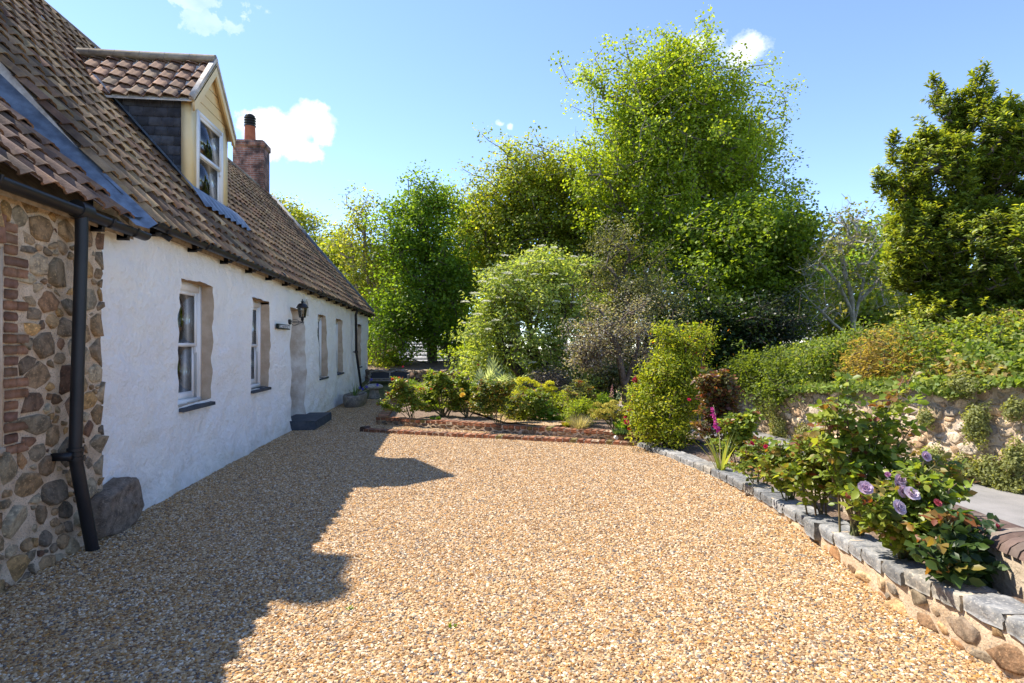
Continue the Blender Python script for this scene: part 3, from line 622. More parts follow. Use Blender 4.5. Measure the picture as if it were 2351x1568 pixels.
# roof deck under the tiles, rear slope
mb = MB(); t_ = .05
mb.prism([(-2.93, Y0+.16, EAVE-.09), (RX, Y0+.16, RZ-.09), (2*RX+2.9, Y0+.16, EAVE-.12), (2*RX+2.9, Y0+.16, EAVE-.18), (RX, Y0+.16, RZ-.16), (-2.93, Y0+.16, EAVE-.16)], (0, Y1-Y0-.2, 0)); mb.build('roof_deck', M['oldwood'], roof)
ub = up_main*np.array([-1, 1, 1]); nb_ = n_main*np.array([-1, 1, 1])
mb = MB(); pantiles(mb, np.array([2*RX+2.83, Y1, EAVE])+ub*(-.1)+nb_*.03, (0, -1, 0), ub, nb_, Y1-Y0, SLEN+.1, tw=.3, gauge=.4, seg=4); mb.build('rear_roof', M['tile'], cot, True)
mb = MB()
for k in range(38):
    y = Y0+.05+k*.44; zz = RZ+.10; c = palette(1, [(.30, .26, .2), (.24, .18, .13)], .1)[0]
    an = np.linspace(-.15, math.pi+.15, 8); v = [(RX+.14*math.cos(t)+0, yy_, zz-.05+.12*math.sin(t)) for yy_ in (y, y+.43) for t in an]
    mb.add(v, [(i, i+1, 8+i+1, 8+i) for i in range(7)], c)
mb.build('ridge_tiles', M['tile'], roof, True)
# verge at the far gable: grey slab strip, and white-cement verge at the near end
mb = MB(); a_ = np.array([-2.86, Y1+.10, EAVE-.02]); e_ = a_+up_main*(SLEN+.1)
mb.prism([tuple(a_), tuple(a_+np.array([0, .14, 0])), tuple(e_+np.array([0, .14, 0])), tuple(e_)], tuple(n_main*.12)); mb.build('verge', M['lead'], roof)
# near gable upstand (cement face) + underside strip
def on_roof(x, y, off=0): return np.array([x, y, EAVE+(-x-3)*SL])+n_main*off
mb = MB(); k_ = [on_roof(x, Y0+.09, .085) for x in (-2.98, -4, -5.2, -6.6)]; lo_ = [np.array([p[0], p[1], 2.68+(-p[0]-2.86)*.93]) for i, p in enumerate(k_)]
mb.add(k_+lo_, [(i, i+1, 5+i, 4+i) for i in range(3)]); v2_ = [p+np.array([0, .2, 0]) for p in k_]; mb.add(k_+v2_, [(i, i+1, 5+i, 4+i) for i in range(3)])
mb.build('gable_upstand', M['cement'], cot)
# gutter with brackets and downpipe
def gutter(parent, pts, name='gutter', r=.058):
    mb = MB(); pts = np.array(pts, float); n = 9
    an = np.linspace(math.pi, 2*math.pi, n); v = []
    for p in pts:
        for rr_ in (r, r-.008):
            for t in (an if rr_ == r else an[::-1]): v.append(p+np.array([rr_*math.cos(t), 0, rr_*math.sin(t)]))
    m_ = 2*n; mb.add(v, [(i*m_+k, i*m_+(k+1) % m_, (i+1)*m_+(k+1) % m_, (i+1)*m_+k) for i in range(len(pts)-1) for k in range(m_)])
    for p in (pts[0], pts[-1]): mb.prism([p+np.array([r*math.cos(t), 0, r*math.sin(t)]) for t in an], (0, .006, 0))
    g = mb.build(name, M['black'], parent, True)
    return g
gp = [(-2.80, y, EAVE-.085-.012*math.sin((y-Y0)*.5)) for y in np.linspace(Y0+.33, 19.5, 30)]
g = gutter(cot, gp)
def bracket(parent, x, y, z, wx):
    mb = MB(); an = np.linspace(math.pi*.97, 2.03*math.pi, 9); mb.tube([(x+.066*math.cos(t), y, z+.066*math.sin(t)) for t in an], .011, 5)
    mb.box(wx, x-.03, y-.012, y+.012, z-.085, z-.055); mb.box(wx, wx+.10, y-.012, y+.012, z-.10, z-.02); mb.build('bracket', M['black'], parent)
for y in np.arange(6.1, 19.4, .95): bracket(g, -2.80, y, EAVE-.085-.012*math.sin((y-Y0)*.5), -2.98)
for y in (7.2, 10.2, 13.2, 16.2):
    mb = MB(); an = np.linspace(math.pi, 2*math.pi, 9); 
    mb.tube([(-2.80, y-.05, EAVE-.09), (-2.80, y+.05, EAVE-.09)], .065, 12); mb.build('gutter_joint', M['black'], g)
p1 = WX(817, 722, -2.86); p2 = WX(818, 808, -2.88); p3 = WX(829, 897, -2.80)
mb = MB(); mb.tube([(-2.80, p1.y, EAVE-.12), (-2.86, p1.y, EAVE-.3), (-2.88, p2.y, p2.z), (-2.84, p3.y+.3, .25), (-2.78, p3.y+.34, .1)], .040, 10); dpz = mb.build('downpipe', M['black'], cot, True)
mb = MB(); mb.tube([(-2.88, p2.y, p2.z-.04), (-2.88, p2.y, p2.z+.04)], .055, 10); mb.box(-2.98, -2.88, p2.y-.05, p2.y+.05, p2.z-.015, p2.z+.015); mb.build('pipe_clip', M['black'], dpz, True)
g2_ = gutter(cot, [(-2.80, 19.6, EAVE-.10), (-2.80, 22.35, EAVE-.10)])
for y in (20.2, 21.2, 22.1): bracket(g2_, -2.80, y, EAVE-.10, -2.98)
# far chimney
def chimney(parent, cx, cy, wx_, wy_, ztop, zbot, pot_h, pot_r, cowl=True):
    mb = MB(); mb.box(cx-wx_/2, cx+wx_/2, cy-wy_/2, cy+wy_/2, zbot, ztop-.2)
    mb.box(cx-wx_/2-.035, cx+wx_/2+.035, cy-wy_/2-.035, cy+wy_/2+.035, ztop-.2, ztop-.003); mb.box(cx-wx_/2+.03, cx+wx_/2-.03, cy-wy_/2+.03, cy+wy_/2-.03, ztop-.004, ztop+.05)
    mb.box(cx-.1, cx+wx_/2+.10, cy-wy_/2-.03, cy-wy_/2+.25, 6.98, 7.04)
    ch = mb.build('chimney', M['brickwall'], parent)
    bv_ = ch.modifiers.new('b', 'BEVEL'); bv_.width = .012; bv_.segments = 1
    mb = MB(); mb.lathe((cx-.05, cy, ztop+.04), [(pot_r*1.02, 0), (pot_r*1.0, .05), (pot_r*.92, pot_h*.7), (pot_r*.95, pot_h*.74), (pot_r*.8, pot_h*.76)], 20); mb.build('chimney_pot', M['terracotta'], ch, True)
    mb = MB(); z_ = ztop+.04+pot_h*.7
    pr = [(pot_r*.98, 0)]
    for k in range(4): pr += [(pot_r*1.02, .02+k*.09), (pot_r*1.05, .045+k*.09), (pot_r*.72, .06+k*.09), (pot_r*.72, .085+k*.09)]
    pr += [(pot_r*.9, .38), (pot_r*.6, .43), (.01, .45)]
    mb.lathe((cx-.05, cy, z_), pr, 20); mb.build('chimney_cowl', M['black'], ch, True)
    mb = MB(); f0 = EAVE+(-cx-3)*SL
    for sgn, yy_ in ((-1, cy-wy_/2-.02),):
        mb.box(cx-wx_/2-.02, cx+wx_/2+.02, yy_-.02, yy_+.01, zbot, 6.98)
    mb.box(cx+wx_/2-.005, cx+wx_/2+.02, cy-wy_/2-.02, cy+wy_/2+.02, zbot, 6.75); mb.build('lead_flashing', M['lead'], ch)
chimney(cot, -6.9, 21.36, 1.03, .70, 8.75, 6.0, .80, .19)
chimney(cot, -6.6, 7.55, .9, .66, 9.0, 6.3, .38, .22)
# ------------------------------------------------------------------ dormer (part of the cottage)
DX, DY0, DY1, DZ0, DZ1, DZA = -3.72, 8.80, 10.20, 3.77, 5.25, 6.02
DYC = (DY0+DY1)/2
zr = lambda x: EAVE+(-x-3)*SL
xr_ = lambda z: -3-(z-EAVE)/SL
mb = MB()   # solid core behind cladding
mb.prism([(DX-.03, DY0+.03, zr(DX)-.05), (DX-.03, DY0+.03, DZ1-.02), (xr_(DZ1)-.1, DY0+.03, DZ1-.02)], (0, .05, 0)); dorm = mb.build('dormer', M['slate'], cot)
mb = MB(); mb.prism([(DX-.03, DY1-.08, zr(DX)-.05), (DX-.03, DY1-.08, DZ1-.02), (xr_(DZ1)-.1, DY1-.08, DZ1-.02)], (0, .05, 0)); mb.build('far_cheek', M['slate'], dorm)
mb = MB(); rowh = .135; z = DZ1-.07
r_i = 0
while z > zr(DX)-.05:
    x = DX-.03-(.085 if r_i % 2 else 0); sw = .17
    c0 = DX-.02
    while c0 > xr_(z-.02)-.05:
        ww = min(sw, 9); a_x, b_x = c0-(sw if not (c0 == DX-.02 and r_i % 2) else sw/2), c0
        c = palette(1, [(.040, .048, .065), (.055, .062, .08), (.032, .038, .05), (.075, .085, .105)], .15)[0]
        th = .008; lo_z = z-rowh*1.0-.02+rng.normal(0, .003)
        mb.add([(a_x+.002, DY0-.012, lo_z), (b_x-.002, DY0-.012, lo_z), (b_x-.002, DY0+.004, z), (a_x+.002, DY0+.004, z), (a_x+.002, DY0-.012+th, lo_z), (b_x-.002, DY0-.012+th, lo_z)], [(0, 1, 2, 3), (0, 4, 5, 1)], c)
        c0 = a_x
    z -= rowh; r_i += 1
mb.box(xr_(DZ1)+.1, DX-.02, DY0-.03, DY0+.02, DZ1-.09, DZ1+.01, (.05, .055, .07)); mb.build('slate_cheek', M['slate'], dorm)
# dormer front: corner boards, boarded gable, sash window
mb = MB(); wy0, wy1, wz0, wz1 = DY0+.21, DY1-.21, DZ0+.06, 5.10
mb.box(DX-.08, DX+.03, DY0-.03, wy0, DZ0+.02, DZ1-.04); mb.box(DX-.08, DX+.03, wy1, DY1+.03, DZ0+.02, DZ1-.04)
mb.prism([(DX-.03, DY0-.02, DZ1-.04), (DX-.03, DY0-.02, DZ1), (DX-.03, DYC, DZA), (DX-.03, DY1+.02, DZ1), (DX-.03, DY1+.02, DZ1-.04)], (.03, 0, 0))
k = 0; zb = wz1
while zb < DZA-.05:
    zt = min(zb+.17, DZA-.02); half = lambda z: min((DY1-DY0)/2, max(.01, (DZA-z)/(DZA-DZ1)*((DY1-DY0)/2+.02)))
    h0, h1 = half(zb), half(zt-.012)
    if zb < DZ1: h0 = min(h0, (wy1-wy0)/2)
    mb.prism([(DX+.002, DYC-h0, zb+.006), (DX+.002, DYC+h0, zb+.006), (DX+.002, DYC+h1, zt-.006), (DX+.002, DYC-h1, zt-.006)], (.022, 0, 0)); zb = zt
mb.build('gable_boarding', M['cream'], dorm)
mb = MB(); mb.box(DX-.06, DX+.05, wy0+.001, wy0+.06, wz0, wz1-.002); mb.box(DX-.06, DX+.05, wy1-.06, wy1-.001, wz0, wz1-.002); mb.box(DX-.06, DX+.05, wy0+.06, wy1-.06, wz1-.06, wz1-.002); mb.box(DX-.06, DX+.09, wy0-.02, wy1+.02, wz0-.05, wz0+.02)
dw = mb.build('dormer_window', M['paintwhite'], dorm)
zm = (wz0+wz1)/2
for nm, zb, zt, xo in (('lower_sash', wz0+.02, zm+.02, -.02), ('upper_sash', zm-.02, wz1-.06, .01)):
    mb = MB(); x0, x1 = DX+xo, DX+xo+.03; ya, yb = wy0+.06, wy1-.06
    mb.box(x0, x1, ya, ya+.05, zb, zt); mb.box(x0, x1, yb-.05, yb, zb, zt); mb.box(x0, x1, ya+.05, yb-.05, zb, zb+.05); mb.box(x0, x1, ya+.05, yb-.05, zt-.045, zt)
    if nm[0] == 'u': mb.box(x1-.03, x1, yb-.03, yb, zb-.08, zb); mb.box(x1-.03, x1, ya, ya+.03, zb-.08, zb)
    mb.build(nm, M['paintwhite'], dw); mb = MB(); xm = (x0+x1)/2; mb.box(xm-.002, xm+.002, ya+.046, yb-.046, zb+.046, zt-.041); mb.build('pane', M['glass'], dw)
mb = MB(); mb.box(DX-.5, DX-.48, DY0+.1, DY1-.1, DZ0, DZ1); mb.build('dark_backing', M['interior'], dw)  # near-black sheet in place of the dim dormer room
# barge boards and dormer roof
dsl = (DZA-DZ1)/((DY1-DY0)/2)
for sg in (-1, 1):
    e = DYC+sg*((DY1-DY0)/2+.10); ze = DZA-dsl*abs(e-DYC)
    mb = MB(); mb.prism([(DX+.10, e, ze-.02), (DX+.10, DYC, DZA-.02), (DX+.10, DYC, DZA-.20), (DX+.10, e-sg*.02, ze-.18)], (.03, 0, 0)); mb.build('barge_board', M['cream'], dorm)
    mb = MB(); mb.prism([(DX+.03, e, ze-.03), (DX+.03, DYC, DZA-.03), (DX+.03, DYC, DZA-.06), (DX+.03, e, ze-.06)], (.10, 0, 0)); mb.build('soffit', M['cream'], dorm)
    e2 = DYC+sg*((DY1-DY0)/2+.13); z2 = DZA-dsl*abs(e2-DYC)
    up = np.array([0, -sg*1., dsl]); sl_ = np.linalg.norm(up); up /= sl_; nn_ = np.array([0, sg*dsl, 1]); nn_ /= np.linalg.norm(nn_)
    Ls = abs(e2-DYC)*sl_; L_ = DX+.13-(xr_(DZ1)-.6)
    mb = MB(); S_ = (DX+.11, e2, z2)
    if sg < 0: pantiles(mb, (DX+.11-L_, e2, z2+.02), (1, 0, 0), up, nn_, L_, Ls, gauge=.27, tw=.22, amp=.036, keep=lambda a, s: (DX+.11-L_+a) > xr_(z2+s*up[2])-.05, cols=[(.25, .145, .10), (.30, .18, .125), (.20, .12, .08), (.19, .14, .10)])
    else: pantiles(mb, (DX+.11, e2, z2+.02), (-1, 0, 0), up, nn_, L_, Ls, gauge=.27, tw=.22, amp=.036, keep=lambda a, s: (DX+.11-a) > xr_(z2+s*up[2])-.05)
    o = mb.build('dormer_roof', M['tile'], dorm, True); _m = o.modifiers.new('split', 'EDGE_SPLIT'); _m.split_angle = math.radians(50)
    mb = MB(); pts = [(DX+.10, e2, z2-.03), (DX+.10, DYC, DZA), (xr_(DZA), DYC, DZA), (xr_(z2), e2, z2-.03)]
    mb.prism(pts, (0, 0, .015)); mb.build('roof_deck', M['cement'], dorm)
    mb = MB(); mb.prism([(DX+.07, e2-sg*.0, z2-.01), (DX+.07, DYC, DZA+.03), (DX+.07, DYC, DZA+.10), (DX+.07, e2+sg*.01, z2+.06)], (.065, 0, 0)); mb.build('verge_mortar', M['cement'], dorm)
mb = MB(); x = DX+.12
while x > xr_(DZA)-.2:
    c = palette(1, [(.36, .32, .26), (.3, .25, .19)], .1)[0]; mb.prism([(x, DYC-.13, DZA-.02), (x, DYC-.08, DZA+.09), (x, DYC, DZA+.13), (x, DYC+.08, DZA+.09), (x, DYC+.13, DZA-.02)], (-.355, 0, 0), c); x -= .36
mb.build('dormer_ridge', M['tile'], dorm)
# lead work round the dormer
mb = MB()
for sg, yy_ in ((-1, DY0-.01), (1, DY1+.01)):
    ppts = [on_roof(x, yy_, .185) for x in np.linspace(DX+.12, xr_(DZ1)-.05, 8)]; q = [p+np.array([0, sg*.11, -.015]) for p in ppts]
    mb.add(ppts+q, [(i, i+1, 9+i, 8+i) for i in range(7)])
zlo = [on_roof(DX+.05, y, .19+.012*math.sin(y*26)) for y in np.linspace(DY0-.16, DY1+.3, 40)]; zhi = [on_roof(DX-.05, y, .19) for y in np.linspace(DY0-.16, DY1+.3, 40)]
zl2 = [on_roof(DX+.20, y, .165+.022*math.sin(y*26)) for y in np.linspace(DY0-.16, DY1+.3, 40)]
mb.add(zhi+zlo+zl2, [(i, i+1, 41+i, 40+i) for i in range(39)]+[(40+i, 41+i, 81+i, 80+i) for i in range(39)])
mb.build('lead_flashing', M['lead'], dorm, True)
mb = MB(); ppts = [on_roof(x, DY0-.14, .09) for x in (xr_(DZ1)+.05, xr_(DZA)-.1)]
mb.add([ppts[0], ppts[1], (xr_(DZA)-.1, DYC, DZA+.05), (xr_(DZ1)+.02, DY0-.1, DZ1+.05)], [(0, 1, 2, 3)]); mb.build('valley_lead', M['paintwhite'], dorm)
# floodlight under the eaves
f0 = WX(362, 528, -2.93); mb = MB(); mb.box(-2.99, -2.90, f0.y-.06, f0.y+.04, f0.z-.06, f0.z+.05); fl = mb.build('flood_light', M['black'], cot)
mb = MB(); mb.tube([(-2.90, f0.y, f0.z-.03), (-2.82, f0.y+.04, f0.z-.09)], .03, 8); mb.build('lamp_head', M['black'], fl)
# exposed patch of stone by the lamp
q = WX(703, 705, -2.96); mb = MB(); mb.prism([(-2.965, q.y-.12, q.z-.17), (-2.965, q.y+.16, q.z-.18), (-2.965, q.y+.17, q.z+.06), (-2.965, q.y+.02, q.z+.17), (-2.965, q.y-.12, q.z+.05)], (.012, 0, 0)); mb.build('bare_patch', M['cement'], cot)
# ------------------------------------------------------------------ name sign, wall lamp, step, boulder
root = tag(empty('name_sign', (-2.95, 10.78, 1.95)), 'small black cottage name plate with white capitals beside the doorway', 'sign')
mb = MB(); mb.box(-2.955, -2.915, 10.40, 11.16, 1.905, 1.995); pl = mb.build('plate', M['sign'], root)
b_ = pl.modifiers.new('b', 'BEVEL'); b_.width = .008; b_.segments = 2
tcu = bpy.data.curves.new('lettering', 'FONT'); tcu.body = 'LA MOTTE COTTAGE'; tcu.size = .074; tcu.extrude = .001; tcu.offset = .0012; tcu.align_x = 'CENTER'; tcu.align_y = 'CENTER'; tcu.space_character = 1.0
to = bpy.data.objects.new('t', tcu); COL.objects.link(to); bpy.context.view_layer.update()
tm = bpy.data.meshes.new_from_object(to.evaluated_get(bpy.context.evaluated_depsgraph_get())); bpy.data.objects.remove(to)
tv = np.zeros(len(tm.vertices)*3); tm.vertices.foreach_get('co', tv); tv = tv.reshape(-1, 3); sx_ = .66/(tv[:, 0].max()-tv[:, 0].min())
nv = np.stack([-2.913+tv[:, 2], 10.80+tv[:, 0]*sx_, 1.95+tv[:, 1]], 1); tm.vertices.foreach_set('co', nv.ravel()); tm.materials.clear(); tm.materials.append(M['letter'])
lo = bpy.data.objects.new('lettering', tm); COL.objects.link(lo); lo.parent = root; lo.matrix_parent_inverse = _inv(root)
root = tag(empty('wall_lamp', (-2.96, 11.32, 2.08)), 'black carriage lantern on a scrolled bracket beside the doorway', 'wall lamp')
LX, LY, LZ = -2.74, 11.34, 2.06
mb = MB(); mb.lathe((0, 0, 0), [(.0, .022), (.035, .022), (.045, .01), (.045, 0)], 16); v = mb.V[0].copy(); mb = MB(); 
mb.tube([(-2.99, LY, LZ), (-2.955, LY, LZ), (-2.95, LY, LZ)], [.05, .05, .042], 14); mb.build('back_plate', M['black'], root, True)
mb = MB(); mb.tube([(-2.95, LY, LZ), (LX+.03, LY, LZ)], .009, 8)
mb.tube([(-2.95+.075-.075*math.cos(t), LY, LZ+.0+.045*math.sin(t)) for t in np.linspace(.2, 4.6, 16)], .004, 5)
mb.tube([(-2.95, LY, LZ-.02), (-2.91, LY, LZ-.06), (-2.87, LY, LZ-.065), (-2.80, LY, LZ-.035), (LX-.01, LY, LZ-.01), (LX+.025, LY, LZ-.02), (LX+.015, LY, LZ-.04), (LX-.005, LY, LZ-.035)], .005, 5)
mb.build('bracket', M['black'], root, True)
mb = MB(); mb.lathe((LX, LY, LZ), [(.006, 0), (.012, .02), (.026, .03), (.028, .08), (.060, .085), (.060, .096), (.03, .098), (.0, .098)], 16); mb.build('lamp_base', M['black'], root, True)
mb = MB(); mb.lathe((LX, LY, LZ), [(.054, .097), (.083, .265)], 16); mb.build('lamp_glass', M['glass'], root, True)
mb = MB()
for k in range(6):
    t = k*math.pi/3+.3; mb.tube([(LX+.056*math.cos(t), LY+.056*math.sin(t), LZ+.095), (LX+.085*math.cos(t), LY+.085*math.sin(t), LZ+.268)], .0035, 4)
mb.tube([(LX, LY, LZ+.098), (LX, LY, LZ+.15)], .012, 8); mb.build('cage', M['black'], root)
mb = MB(); mb.lathe((LX, LY, LZ), [(.0, .262), (.09, .262), (.118, .27), (.10, .29), (.085, .325), (.055, .35), (.022, .355), (.02, .375), (.032, .38), (.016, .395), (.008, .415), (.012, .42), (.006, .432), (0, .436)], 18); mb.build('lamp_hood', M['black'], root, True)
root = tag(empty('doorstep', (-2.8, 12.15, 0)), 'dark blue-grey stone step below the doorway of the white cottage', 'doorstep')
mb = MB(); mb.block((-2.86, 12.16, -.01), (0, 1), 1.56, .68, .18, .001, seg=4, rnd=.008); o = mb.build('step', M['step'], root); b_ = o.modifiers.new('b', 'BEVEL'); b_.width = .012; b_.segments = 2
root = tag(empty('boulder', (-2.9, 5.65, 0)), 'large grey-brown boulder built into the base of the cottage corner', 'boulder')
mb = MB(); c0 = [(-2.93, 5.22, .02), (-2.93, 5.27, .36), (-2.93, 5.55, .37), (-2.93, 5.86, .43), (-2.93, 6.02, .40), (-2.93, 6.16, .12), (-2.93, 6.08, .05), (-2.93, 5.7, -.03)]
A = np.array(c0); A[:, 1] = 5.08+(A[:, 1]-5.22)*.70; cc_ = A.mean(0); rings = []
for q_, dx in ((1.0, -.05), (1.0, .09), (.93, .135), (.5, .14)):
    r_ = cc_+(A-cc_)*q_; r_[:, 0] = -2.93+dx+rng.normal(0, .008, len(A)); rings.append(r_)
V = np.vstack(rings+[[(-2.77, cc_[1], cc_[2])]]); n = 8; k = np.arange(n); f4 = np.concatenate([np.stack([i*n+k, i*n+(k+1) % n, (i+1)*n+(k+1) % n, (i+1)*n+k], 1) for i in range(3)])
mb.add(V, f4, (.20, .16, .13)); mb.F.append(np.stack([3*n+k, 3*n+(k+1) % n, np.full(n, 4*n)], 1)); o = mb.build('stone', M['stone'], root)
s_ = o.modifiers.new('s', 'SUBSURF'); s_.levels = s_.render_levels = 2; s_.subdivision_type = 'SIMPLE'; tx = bpy.data.textures.new('rock', 'CLOUDS'); tx.noise_scale = .12; d_ = o.modifiers.new('d', 'DISPLACE'); d_.texture = tx; d_.strength = .05; d_.mid_level = .5
# ------------------------------------------------------------------ STONE COTTAGE (left)
SX, WY0, WY1 = -2.94, -3.0, 5.30
sc_ = tag(empty('stone_cottage', (SX, 1.5, 0)), 'brown rubble stone building with brick window quoins at the left edge', 'stone building')
WO = (3.05, 4.18, .93, 2.25)  # window opening
mb = MB()
def plane_wall(mb, x, y0, y1, z0, z1, hole, step_=.06):
    ya = sorted(set(list(np.round(np.arange(y0, y1, step_), 3))+[y1, hole[0], hole[1]])); za = sorted(set(list(np.round(np.arange(z0, z1, step_), 3))+[z1, hole[2], hole[3]]))
    v = [(x+.01*noise.noise(Vector((y*5, z*5, 2)))+.05*math.exp(-max(0, z)/.25), y, z) for y in ya for z in za]; n = len(za)
    mb.add(v, [(i*n+j, (i+1)*n+j, (i+1)*n+j+1, i*n+j+1) for i in range(len(ya)-1) for j in range(n-1) if not (hole[0] < (ya[i]+ya[i+1])/2 < hole[1] and hole[2] < (za[j]+za[j+1])/2 < hole[3])])
plane_wall(mb, SX, WY0, WY1, -.1, 2.72, WO)
mb.box(SX-.45, SX-.02, WY1-.03, WY1+.02, -.1, 2.65); mb.box(-8, SX-.02, WY0, WY0+.2, -.1, 2.6)
mb.build('wall', M['mortar'], sc_, True)
def whole(y, z, r):
    if WO[0]-.22-r < y < WO[1]+.22+r*1.2 and WO[2]-.08-r < z < WO[3]+.20+r: return not (z > WO[3]+.25+r or z < WO[2]-.09-r)
    return False
cells = rubble_cells(WY0+.05, WY1-.0, .0, 2.66, .032, .145, 1.2, .0065, 30000, 2.0, whole)
SCOL = [(.26, .18, .11), (.34, .23, .13), (.18, .145, .11), (.40, .25, .11), (.29, .24, .17), (.18, .10, .065), (.36, .30, .21)]
mb = MB(); rubble(mb, cells, lambda s, t, h: np.stack([SX+h+.05*np.exp(-np.maximum(t, 0)/.25), s, t], 1), .018, SCOL); mb.build('stonework', M['stone'], sc_)
mb = MB(); z = WO[2]-.06; k = 0
while z < WO[3]+.15:      # brick quoins at the window's right side, toothed in pairs
    long_ = (k//2) % 2 == 0 if k % 5 else True; y = WO[1]+.02
    L_ = .215 if k in (0, 2, 5, 6, 9, 10, 13, 16, 17) else .115
    if L_ > .2 and k % 3 != 2:
        for y_ in (y, y+.11): mb.block((SX+.0, y_+.05, z), (0, 1), .102, .04, .062, .002, palette(1, [(.25, .145, .095), (.21, .14, .10), (.28, .165, .11)], .1)[0], 2)
    else: mb.block((SX+.0, y+L_/2, z), (0, 1), L_-.01, .04, .062, .002, palette(1, [(.25, .145, .095), (.21, .14, .10), (.19, .115, .09)], .1)[0], 2)
    z += .075; k += 1
for q in range(14): mb.block((SX, WO[0]+.05+q*.082, WO[3]+.03), (0, 1), .07, .04, .2, .002, palette(1, [(.24, .13, .09), (.2, .12, .09)], .1)[0], 2)
mb.build('brick_quoins', M['brick'], sc_)
mb = MB(); X = SX-.12; a, b, z0, z1 = WO
mb.box(X-.3, SX+.004, a-.01, a, z0, z1); mb.box(X-.3, SX+.004, b, b+.012, z0, z1); mb.box(X-.3, SX+.004, a, b, z1, z1+.012); mb.box(X-.3, SX+.03, a, b, z0-.05, z0)
rv = mb.build('window_reveal', M['reveal'], sc_)
mb = MB(); mb.box(X, X+.07, a, a+.07, z0, z1); mb.box(X, X+.07, b-.07, b, z0, z1); mb.box(X, X+.07, a+.07, b-.07, z1-.07, z1); mb.box(X, X+.07, a+.07, b-.07, z0, z0+.07); mb.box(X, X+.07, (a+b)/2-.03, (a+b)/2+.03, z0+.07, z1-.07); fr = mb.build('window', M['cream'], sc_)
mb = MB(); mb.box(X+.03, X+.034, a+.06, b-.06, z0+.06, z1-.06); mb.build('pane', M['glass'], fr)
mb = MB(); mb.box(X-.3, X-.28, a, b, z0, z1); mb.build('dark_backing', M['interior'], fr)  # dark sheet behind the glass stands in for unlit depth
WE = 2.695; WSL = .93
upw = np.array([-1, 0, WSL]); wl_ = np.linalg.norm(upw); upw /= wl_; nw = np.array([WSL, 0, 1]); nw /= np.linalg.norm(nw)
mb = MB(); pantiles(mb, np.array([-2.78, WY0, WE+.0])+nw*.03, (0, 1, 0), upw, nw, Y0-.10-WY0, 5.2, sag=.03, cols=[(.20, .12, .08), (.16, .10, .075), (.13, .09, .07), (.26, .15, .095)])
wr = mb.build('roof', M['tile'], sc_, True); _m = wr.modifiers.new('split', 'EDGE_SPLIT'); _m.split_angle = math.radians(50)
mb = MB(); mb.prism([(-2.86, WY0, WE-.05), (-6.6, WY0, WE-.05+3.74*WSL), (-6.6, WY0, WE-.12+3.74*WSL), (-2.86, WY0, WE-.12)], (0, Y0+.1-WY0, 0)); mb.build('roof_deck', M['oldwood'], wr)
# lead gutter between the two roofs: lies over the wing tiles and turns up the gable
def on_w(x, y, off): return np.array([x, y, WE+(-x-2.86)*WSL])+nw*off
xs_ = np.linspace(-2.74, -6.5, 14); Lp = [on_w(x, Y0-.22, .09) for x in xs_]+[on_w(x, Y0-.02, .10) for x in xs_]+[on_w(x, Y0+.10, .13)+np.array([0, 0, .05+.02*i]) for i, x in enumerate(xs_)]
mb = MB(); mb.add(Lp, [(r*14+i, r*14+i+1, (r+1)*14+i+1, (r+1)*14+i) for r in range(2) for i in range(13)])
tl = [(-2.86, Y0-.25, WE+.10), (-2.75, Y0-.24, WE+.02), (-2.74, Y0+.02, WE+.07), (-2.79, Y0+.22, WE+.12), (-2.92, Y0+.26, WE+.22), (-2.95, Y0-.1, WE+.2)]
mb.poly(tl); mb.build('lead_flashing', M['lead'], sc_, True)
g = gutter(sc_, [(-2.80, y, 2.665-.006*(y-2)) for y in np.linspace(WY0, 5.72, 12)], r=.062)
for y in (1.2, 2.6, 3.9, 5.12, 5.5): bracket(g, -2.80, y, 2.665-.006*(y-2), SX+.02)
mb = MB(); mb.tube([(-2.80, 4.72, 2.645), (-2.80, 4.86, 2.645)], .069, 14); mb.build('gutter_outlet', M['black'], g, True)
q0 = WX(194, 500, -2.80); q1 = WX(178, 1042, -2.80); q2 = G(212, 1262)
mb = MB(); mb.tube([(-2.80, 4.79, 2.62), (-2.80, 4.79, 2.4), (-2.815, q1.y, q1.z+.05), (-2.815, q1.y, q1.z)], .044, 14); dpp = mb.build('downpipe', M['black'], sc_, True)
mb = MB(); mb.tube([(-2.815, q1.y, q1.z+.02), (-2.815, q1.y, q1.z-.03), (-2.77, q2.y-.02, .02), (-2.765, q2.y, -.02)], .045, 14); mb.build('pipe_foot', M['black'], dpp, True)
mb = MB()
for dz in (-.035, .0, .035): mb.tube([(-2.815, q1.y, q1.z+dz-.012), (-2.815, q1.y, q1.z+dz+.012)], .056 if dz else .051, 14)
mb.box(-2.93, -2.80, q1.y-.095, q1.y-.045, q1.z-.035, q1.z+.02); mb.build('pipe_clip', M['black'], dpp, True)
